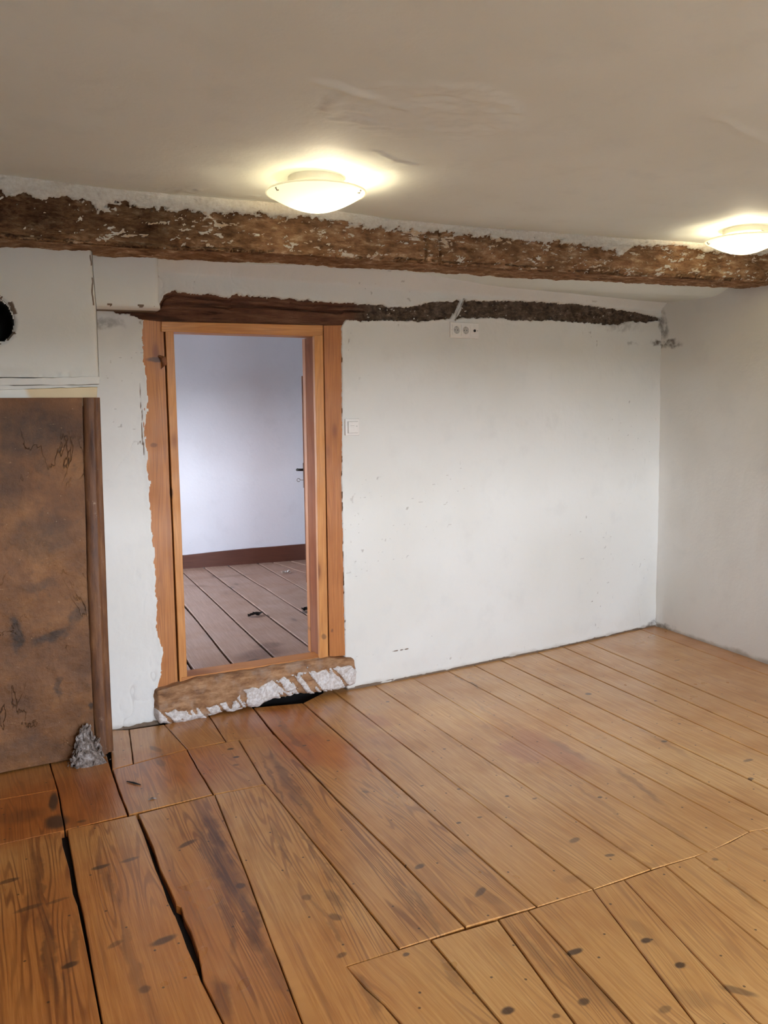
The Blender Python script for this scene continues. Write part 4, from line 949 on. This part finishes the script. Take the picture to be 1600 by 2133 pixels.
# right side, unbroken boards
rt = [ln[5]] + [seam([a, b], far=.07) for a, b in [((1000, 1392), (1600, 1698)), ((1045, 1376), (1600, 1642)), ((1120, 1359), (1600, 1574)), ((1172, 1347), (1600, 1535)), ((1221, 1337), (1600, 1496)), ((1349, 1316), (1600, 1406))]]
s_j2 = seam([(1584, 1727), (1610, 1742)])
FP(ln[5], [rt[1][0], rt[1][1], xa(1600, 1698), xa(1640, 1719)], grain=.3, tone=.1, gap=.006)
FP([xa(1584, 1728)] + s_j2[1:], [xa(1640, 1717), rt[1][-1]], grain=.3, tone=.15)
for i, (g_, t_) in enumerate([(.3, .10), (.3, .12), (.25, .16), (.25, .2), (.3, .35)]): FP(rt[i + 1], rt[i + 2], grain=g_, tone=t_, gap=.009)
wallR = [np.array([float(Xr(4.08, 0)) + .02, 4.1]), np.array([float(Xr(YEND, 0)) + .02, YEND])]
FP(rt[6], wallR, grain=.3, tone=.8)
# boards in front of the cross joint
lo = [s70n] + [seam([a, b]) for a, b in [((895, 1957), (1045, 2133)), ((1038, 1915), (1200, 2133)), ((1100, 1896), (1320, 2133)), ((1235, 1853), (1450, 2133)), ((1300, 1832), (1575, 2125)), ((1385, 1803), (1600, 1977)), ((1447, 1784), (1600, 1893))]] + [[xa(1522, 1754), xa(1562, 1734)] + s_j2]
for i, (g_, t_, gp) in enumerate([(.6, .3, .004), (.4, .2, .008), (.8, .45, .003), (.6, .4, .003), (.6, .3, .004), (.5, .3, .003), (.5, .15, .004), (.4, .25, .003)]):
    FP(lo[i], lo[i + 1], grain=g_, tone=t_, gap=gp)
# a splinter of wood lying on the boards
a, b = on_z(264, 1629), on_z(293, 1636)
V, Fc = tube([(a[0], a[1], .003), ((a[0] + b[0]) / 2, (a[1] + b[1]) / 2, .004), (b[0], b[1], .003)], [.0015, .0035, .0015], 6)
tag(mesh('wood_splinter', V, Fc, M['soot']), 'dark wood splinter lying on the floorboards near the hearth', 'splinter')
a, b = on_z(309, 1667), on_z(326, 1664)
V, Fc = tube([(a[0], a[1], .002), ((a[0] + b[0]) / 2, (a[1] + b[1]) / 2 + .004, .004), (b[0], b[1], .002)], [.001, .004, .001], 5)
tag(mesh('plaster_flake', V, Fc, M['rubble']), 'small pale plaster flake on the boards below the splinter', 'flake')

# ------------------------------------------------------------------ the far room
FZ = .15; FY = 6.80
ff = multi('floor', [(X_FARL, X_FARR, 4.2, FY + .05, 0, FZ - .028), (.5, 1.9, 3.93, 4.2, 0, FZ - .028)], M['subfloor']); ff.name = 'floor.001'; tag(ff, 'dusty grey-brown boards of the room beyond the doorway', kind='structure')
def fseam(a, b):
    P = [on_z(*p, FZ)[:2] for p in (a, b)]; d = P[1] - P[0]
    return [P[0] + d * (FY + .03 - P[0][1]) / d[1], P[0] + d * ((3.925 if (P[0] + d * (3.925 - P[0][1]) / d[1])[0] < 2.0 else 4.2) - P[0][1]) / d[1]]
fsm = [[np.array([-.88, FY + .03]), np.array([-.88, 3.925])], [np.array([.55, FY + .03]), np.array([.3, 3.925])], fseam((391, 1383), (407, 1403)), fseam((390, 1268), (491, 1391)), fseam((386, 1197), (579, 1377)), fseam((434, 1189), (646, 1349)), fseam((490, 1187), (640, 1281)), fseam((540, 1175), (639, 1231)), fseam((571, 1172), (638, 1194)), fseam((610, 1170), (640, 1178)), [np.array([3.0, FY + .03]), np.array([5.5, 4.2])]]
fsm[2] = [np.array([1.0, FY + .03]), fsm[2][1]]
for i in range(len(fsm) - 1):
    if fsm[i + 1][0][0] <= fsm[i][0][0]: fsm[i + 1][0] = np.array([fsm[i][0][0] + .15, FY + .03])
for i in range(len(fsm) - 1):
    plank(fsm[i], fsm[i + 1], ff, M['far_floor'], z=FZ, gap=.016, cham=.0008, grain=.15, tone=[.2, .3, .2, .3, .35, .1, .25, .2, .3, .4][i % 10], jit=.003, n=9, xmax=X_FARR)
zs = spaced([(0, 0), (2.3, .04)]); xs = spaced([(X_FARL, 0), (X_FARR, .04)]); X, Z = np.meshgrid(xs, zs, indexing='ij')
fy = lambda x: np.interp(x, [0, 1.45, 2.5, 3.5], [6.90, 6.83, 6.74, 6.66])
wf = grid('wall_far', np.stack([X, fy(X) - .008 * fbm(X * 1.5, Z * 1.5, 951, 3), Z], -1), M['far_wall'], attrs={'bare': 0 * X}); tag(wf, 'bare white wall of the room beyond the doorway', kind='structure')
tag(box('wall_far_right', (X_FARR, X_FARR + .15, 4.15, 7.0, 0, 2.35), M['far_wall']), kind='structure')
(p0, p1, q0, q1), = WIN_FAR
window_wall('wall_far_left', [(X_FARL - .25, X_FARL, 3.9, p0, 0, 2.35), (X_FARL - .25, X_FARL, p1, 7.0, 0, 2.35), (X_FARL - .25, X_FARL, p0, p1, 0, q0), (X_FARL - .25, X_FARL, p0, p1, q1, 2.35)], M['far_wall'])
c2 = box('ceiling', (X_FARL - .2, X_FARR + .2, 4.0, 7.05, 2.28, 2.4), M['far_wall']); c2.name = 'ceiling.001'; tag(c2, kind='structure')
box_back = multi('wall_far_back', [(X_FARL, X_FARR, 6.95, 7.05, 0, 2.35)], M['far_wall']); tag(box_back, kind='structure')
# red-brown skirting
n = 40; x_ = np.linspace(X_FARL + .01, X_FARR - .01, n)
def baseb():
    h = np.interp(x_, [1.4, 1.55, 1.75, 2.5], [.112, .112, .125, .135]) + .004 * fbm(x_ * 8, x_ * 0, 960, 3)
    V = []
    for x, hh in zip(x_, h):
        y = float(fy(x)); V += [(x, y - .022, FZ), (x, y - .022, FZ + hh), (x, y + .01, FZ + hh), (x, y + .01, FZ)]
    Fc = [(4 * i + j, 4 * i + (j + 1) % 4, 4 * i + 4 + (j + 1) % 4, 4 * i + 4 + j) for i in range(n - 1) for j in range(4)] + [(0, 3, 2, 1), (4 * n - 4, 4 * n - 3, 4 * n - 2, 4 * n - 1)]
    o = mesh('baseboard_far', V, [f[::-1] for f in Fc], M['brown_paint'], uv=[(v[2], v[0]) for v in V]); o['grain'] = .5; o['tone'] = 0.; tag(o, 'dark red-brown skirting board in the far room', kind='structure')
baseb()
# scraps on the far floor
rs = random.Random(3)
def scrap(px, py, w, n_, m, name, label):
    c = on_z(px, py, FZ); V, Fc = [], []
    for i in range(n_):
        a = rs.uniform(0, 6.28); d0 = rs.uniform(0, w); x, y = c[0] + d0 * math.cos(a), c[1] + d0 * .6 * math.sin(a); s = rs.uniform(.012, .03); k = len(V)
        for q in range(5): t = q * 1.2566 + rs.uniform(-.3, .3); V.append((x + s * math.cos(t), y + s * .7 * math.sin(t), FZ + .008 + rs.uniform(0, .022)))
        V.append((x, y, FZ + .008)); Fc += [(k + q, k + (q + 1) % 5, k + 5) for q in range(5)]
    tag(mesh(name, V, Fc, m), label, 'debris')
scrap(397, 1180, .05, 8, M['cable'], 'plaster_scrap', 'white plaster crumbs lying against the far skirting board')
scrap(595, 1195, .05, 6, M['cable'], 'plaster_scrap', 'curled pale scrap on the far room boards')
scrap(528, 1284, .05, 7, M['subfloor'], 'dust_scrap', 'dark torn scrap in the middle of the far room floor')
scrap(640, 1273, .04, 8, M['subfloor'], 'dust_scrap', 'dark rag-like scrap beside the right door post in the far room')
# the far door, open, seen almost edge-on
d2 = empty('door_2', tuple(on_y(640, 1180, 6.0))); tag(d2, 'brown door leaf standing open in the far room, seen edge-on', kind='structure')
e0 = on_y(632, 900, 5.75); e1 = on_y(640, 900, 6.62); top = on_y(631, 783, 5.75)[2]
dv = (e1 - e0)[:2]; dv /= np.linalg.norm(dv); nv = np.array([dv[1], -dv[0]])
def leafbox(name, u0, u1, w0, w1, za, zb, m, bev=.003):
    o0 = e0[:2]; V = []
    for z in (za, zb):
        for u, w in ((u0, w0), (u1, w0), (u1, w1), (u0, w1)): q = o0 + dv * u + nv * w; V.append((q[0], q[1], z))
    o = mesh(name, V, [(0, 1, 2, 3), (7, 6, 5, 4), (0, 4, 5, 1), (1, 5, 6, 2), (2, 6, 7, 3), (3, 7, 4, 0)], m, d2, uv=[(v[0] + v[1], v[2]) for v in V]); o['grain'] = .4; o['tone'] = .3
    return bevel(o, bev)
leafbox('door_leaf', 0, .80, -.005, .035, FZ + .01, top, M['dark_pine'])
hz = on_y(626, 980, 5.75)[2]; q = lambda u, w, z: (*(e0[:2] + dv * u + nv * w), z)
V, Fc = tube([q(.06, .0, hz), q(.06, -.05, hz), q(.07, -.055, hz - .001), q(.17, -.055, hz - .004)], .009, 8); mesh('door_handle', V, Fc, M['iron'], d2, smooth=True)
leafbox('handle_plate', .035, .085, -.010, -.004, hz - .13, hz + .05, M['iron'], .001)
V, Fc = tube([q(.06, .0, hz - .075), q(.06, -.035, hz - .075)], .003, 6); mesh('key_shaft', V, Fc, M['steel'], d2)
cc = np.array(q(.06, -.045, hz - .075)); V, Fc = tube([cc + .012 * np.array([math.cos(t) * nv[0], math.cos(t) * nv[1], math.sin(t)]) for t in np.linspace(0, 5.6, 14)], .003, 6); mesh('key_bow', V, Fc, M['steel'], d2)

# ------------------------------------------------------------------ switch and sockets
def wall_frame(px, py):
    c = on_wall(px, py); s = float(Yw(c[0] + .1) - Yw(c[0] - .1)) / .2; t = np.array([1, s, 0]); t /= np.linalg.norm(t); return c, t, np.array([t[1], -t[0], 0])
def wbox(name, fr, u0, u1, w0, w1, d0, d1, m, parent, bev=.0):
    c, t, nn = fr; V = []
    for z in (w0, w1):
        for u, d_ in ((u0, d1), (u1, d1), (u1, d0), (u0, d0)): p = c + t * u + nn * d_; V.append((p[0], p[1], c[2] + z))
    o = mesh(name, V, [(0, 3, 2, 1), (4, 5, 6, 7), (0, 1, 5, 4), (1, 2, 6, 5), (2, 3, 7, 6), (3, 0, 4, 7)], m, parent)
    return bevel(o, bev, 3) if bev else o
fr = wall_frame(732.5, 889.5)
sw = empty('light_switch', tuple(fr[0])); tag(sw, 'square cream white light switch on the wall right of the door frame', 'switch')
wbox('switch_plate', fr, -.039, .039, -.041, .041, -.004, .011, M['plastic'], sw, .004)
wbox('switch_surround', fr, -.027, .029, -.030, .028, .0105, .0135, M['plastic_shadow'], sw, .001)
r_ = wbox('rocker', fr, -.0255, .0275, -.0285, .0265, .011, .0185, M['plastic'], sw, .002)
wbox('pilot_lens', fr, .018, .021, .003, .006, .0183, .0190, M['iron'], sw)
wbox('rocker_mark', fr, -.016, .006, .006, .0075, .0183, .0188, M['plastic_shadow'], sw)

fr = wall_frame(966, 688.5)
so = empty('socket_block', tuple(fr[0])); tag(so, 'triple cream wall socket plate just under the dark timber lintel', 'socket')
c, t, nn = fr; W = .092
wbox('back_plate', fr, -W, W, -.0405, .0405, -.006, .010, M['plastic'], so, .003)
def disc(name, u, prof, m, seg=28, wz=0):
    V, Fc = lathe(prof, seg); Q = [c + t * (u + v[0]) + nn * v[2] + np.array([0, 0, wz + v[1]]) for v in V]
    return mesh(name, Q, Fc, m, so, smooth=False)
us = [-.055, .004, .062]
for k, u in enumerate(us):
    cx_ = u
    if k < 2:
        # insert plate built as a ring around the recessed well
        seg = 32; V, Fc = [], []; hw = .027
        for i in range(seg):
            a_ = 2 * math.pi * i / seg; ca, sa = math.cos(a_), math.sin(a_); s_ = hw / max(abs(ca), abs(sa))
            for (uu, ww, dd) in ((s_ * ca, s_ * sa, .010), (s_ * ca, s_ * sa, .014), (.0195 * ca, .0195 * sa, .014), (.0185 * ca, .0185 * sa, .0105)):
                p = c + t * (cx_ + uu) + nn * dd; V.append((p[0], p[1], c[2] + ww))
        for i in range(seg):
            a1 = 4 * i; b1 = 4 * ((i + 1) % seg)
            for j in range(3): Fc.append((a1 + j, b1 + j, b1 + j + 1, a1 + j + 1))
        ins = mesh('socket_insert', V, Fc, M['plastic'], so)
        disc('socket_well', cx_, [(.0187, .0106), (0, .0104)], M['plastic_shadow'], 28)
        for s_ in (-1, 1):
            disc('pin_hole', cx_ + s_ * .0085, [(0.0028, .0106), (0.0028, .0112), (0, .0112)], M['iron'], 10)
        fr2 = (c + t * cx_, t, nn)
        for s_ in (-1, 1): wbox('earth_clip', fr2, -.003, .003, min(s_ * .0185, s_ * .014), max(s_ * .0185, s_ * .014), .0105, .0135, M['steel'], so)
    else:
        wbox('aerial_insert', (c + t * cx_, t, nn), -.027, .027, -.027, .027, .0095, .0125, M['plastic'], so, .001)
        disc('aerial_port', cx_, [(.0075, .012), (.0075, .0145), (.005, .0148), (.005, .0128), (0, .0128)], M['iron'], 20)
        disc('screw', cx_ + .0195, [(.0022, .012), (.0022, .0132), (0, .0134)], M['iron'], 10)
disc('screw', -.083, [(.0022, .0095), (.0022, .0105), (0, .0107)], M['plastic_shadow'], 10)
# plaster-covered cable rising over the lintel
pts = [on_wall(*p, o) for p, o in [((948, 668), .004), ((953, 655), .008), ((959, 645), .010), ((962, 634), .010), ((966, 622), .006)]]
V, Fc = tube(pts, [.006, .007, .006, .006, .005], 8)
tag(mesh('cable_stub', V, Fc, M['cable'], smooth=True), 'short plaster-smeared cable rising from the sockets across the timber lintel', 'cable')
V, Fc = tube([on_wall(966, 624, .010), on_wall(968, 630, .014), on_wall(965, 640, .010)], .003, 6)

# ------------------------------------------------------------------ ceiling lamps
def lamp(px, py, label, bulb_dx, rot):
    p = on_z(px, py, CZ - .004); t_ = empty('ceiling_lamp', (p[0], p[1], CZ)); tag(t_, label, 'lamp', 'round opal ceiling lamps')
    c0 = (p[0], p[1], CZ)
    def part(name, prof, m, seg=64, solid=0, smooth=True):
        V, Fc = lathe(prof, seg, c0); o = mesh(name, V, Fc, m, t_, smooth=smooth)
        if solid: s_ = o.modifiers.new('solid', 'SOLIDIFY'); s_.thickness = solid
        return o
    part('base_ring', [(0, .015), (.098, .015), (.102, .0), (.102, -.022), (.097, -.028), (.088, -.029), (.0, -.029)], M['white_metal'])
    tv = np.linspace(0, 1, 22); R = .182
    prof = [(max(R * (1 - a_), .0005), -.052 - .068 * (1 - (1 - a_) ** 1.75)) for a_ in tv ** 1.3]
    sh = part('glass_shade', prof, M['shade'])
    V, Fc = lathe([(R + .002, -.050), (R + .003, -.053), (R, -.056), (R - .003, -.052), (R + .002, -.050)], 64, c0); mesh('shade_rim', V, Fc, M['shade'], sh, smooth=True)
    for k in range(3):
        a_ = rot + k * 2.094; ca, sa = math.cos(a_), math.sin(a_)
        P = [(c0[0] + r * ca, c0[1] + r * sa, CZ + z) for r, z in [(.092, -.026), (.115, -.036), (.150, -.045), (.165, -.050), (.176, -.060), (.170, -.068), (.164, -.066)]]
        V, Fc = tube(P, .0025, 6); mesh('clip', V, Fc, M['steel'], t_, smooth=True)
    bx = (c0[0] + bulb_dx * .8, c0[1] - .01, CZ - .078)
    V, Fc = lathe([(0.001, -.022), (.012, -.019), (.020, -.010), (.021, 0), (.017, .008), (.011, .014), (.011, .030), (.001, .031)], 20, bx); mesh('bulb', V, Fc, M['bulb'], t_, smooth=True)
    l = bpy.data.lights.new('bulb_light', 'POINT'); l.energy = LAMP_W; l.color = LAMP_COL; l.shadow_soft_size = .03
    lo_ = bpy.data.objects.new('bulb_light', l); lo_.location = (bx[0], bx[1], CZ - .078); COL.objects.link(lo_)
    lo_.parent = t_; lo_.matrix_parent_inverse = Matrix.Translation(t_.location).inverted()
lamp(658, 374, 'round opal glass ceiling lamp lit above the doorway, left of the two', .065, 3.4)
lamp(1553, 478, 'round opal glass ceiling lamp lit near the right wall, cut by the photo edge', -.03, 2.6)
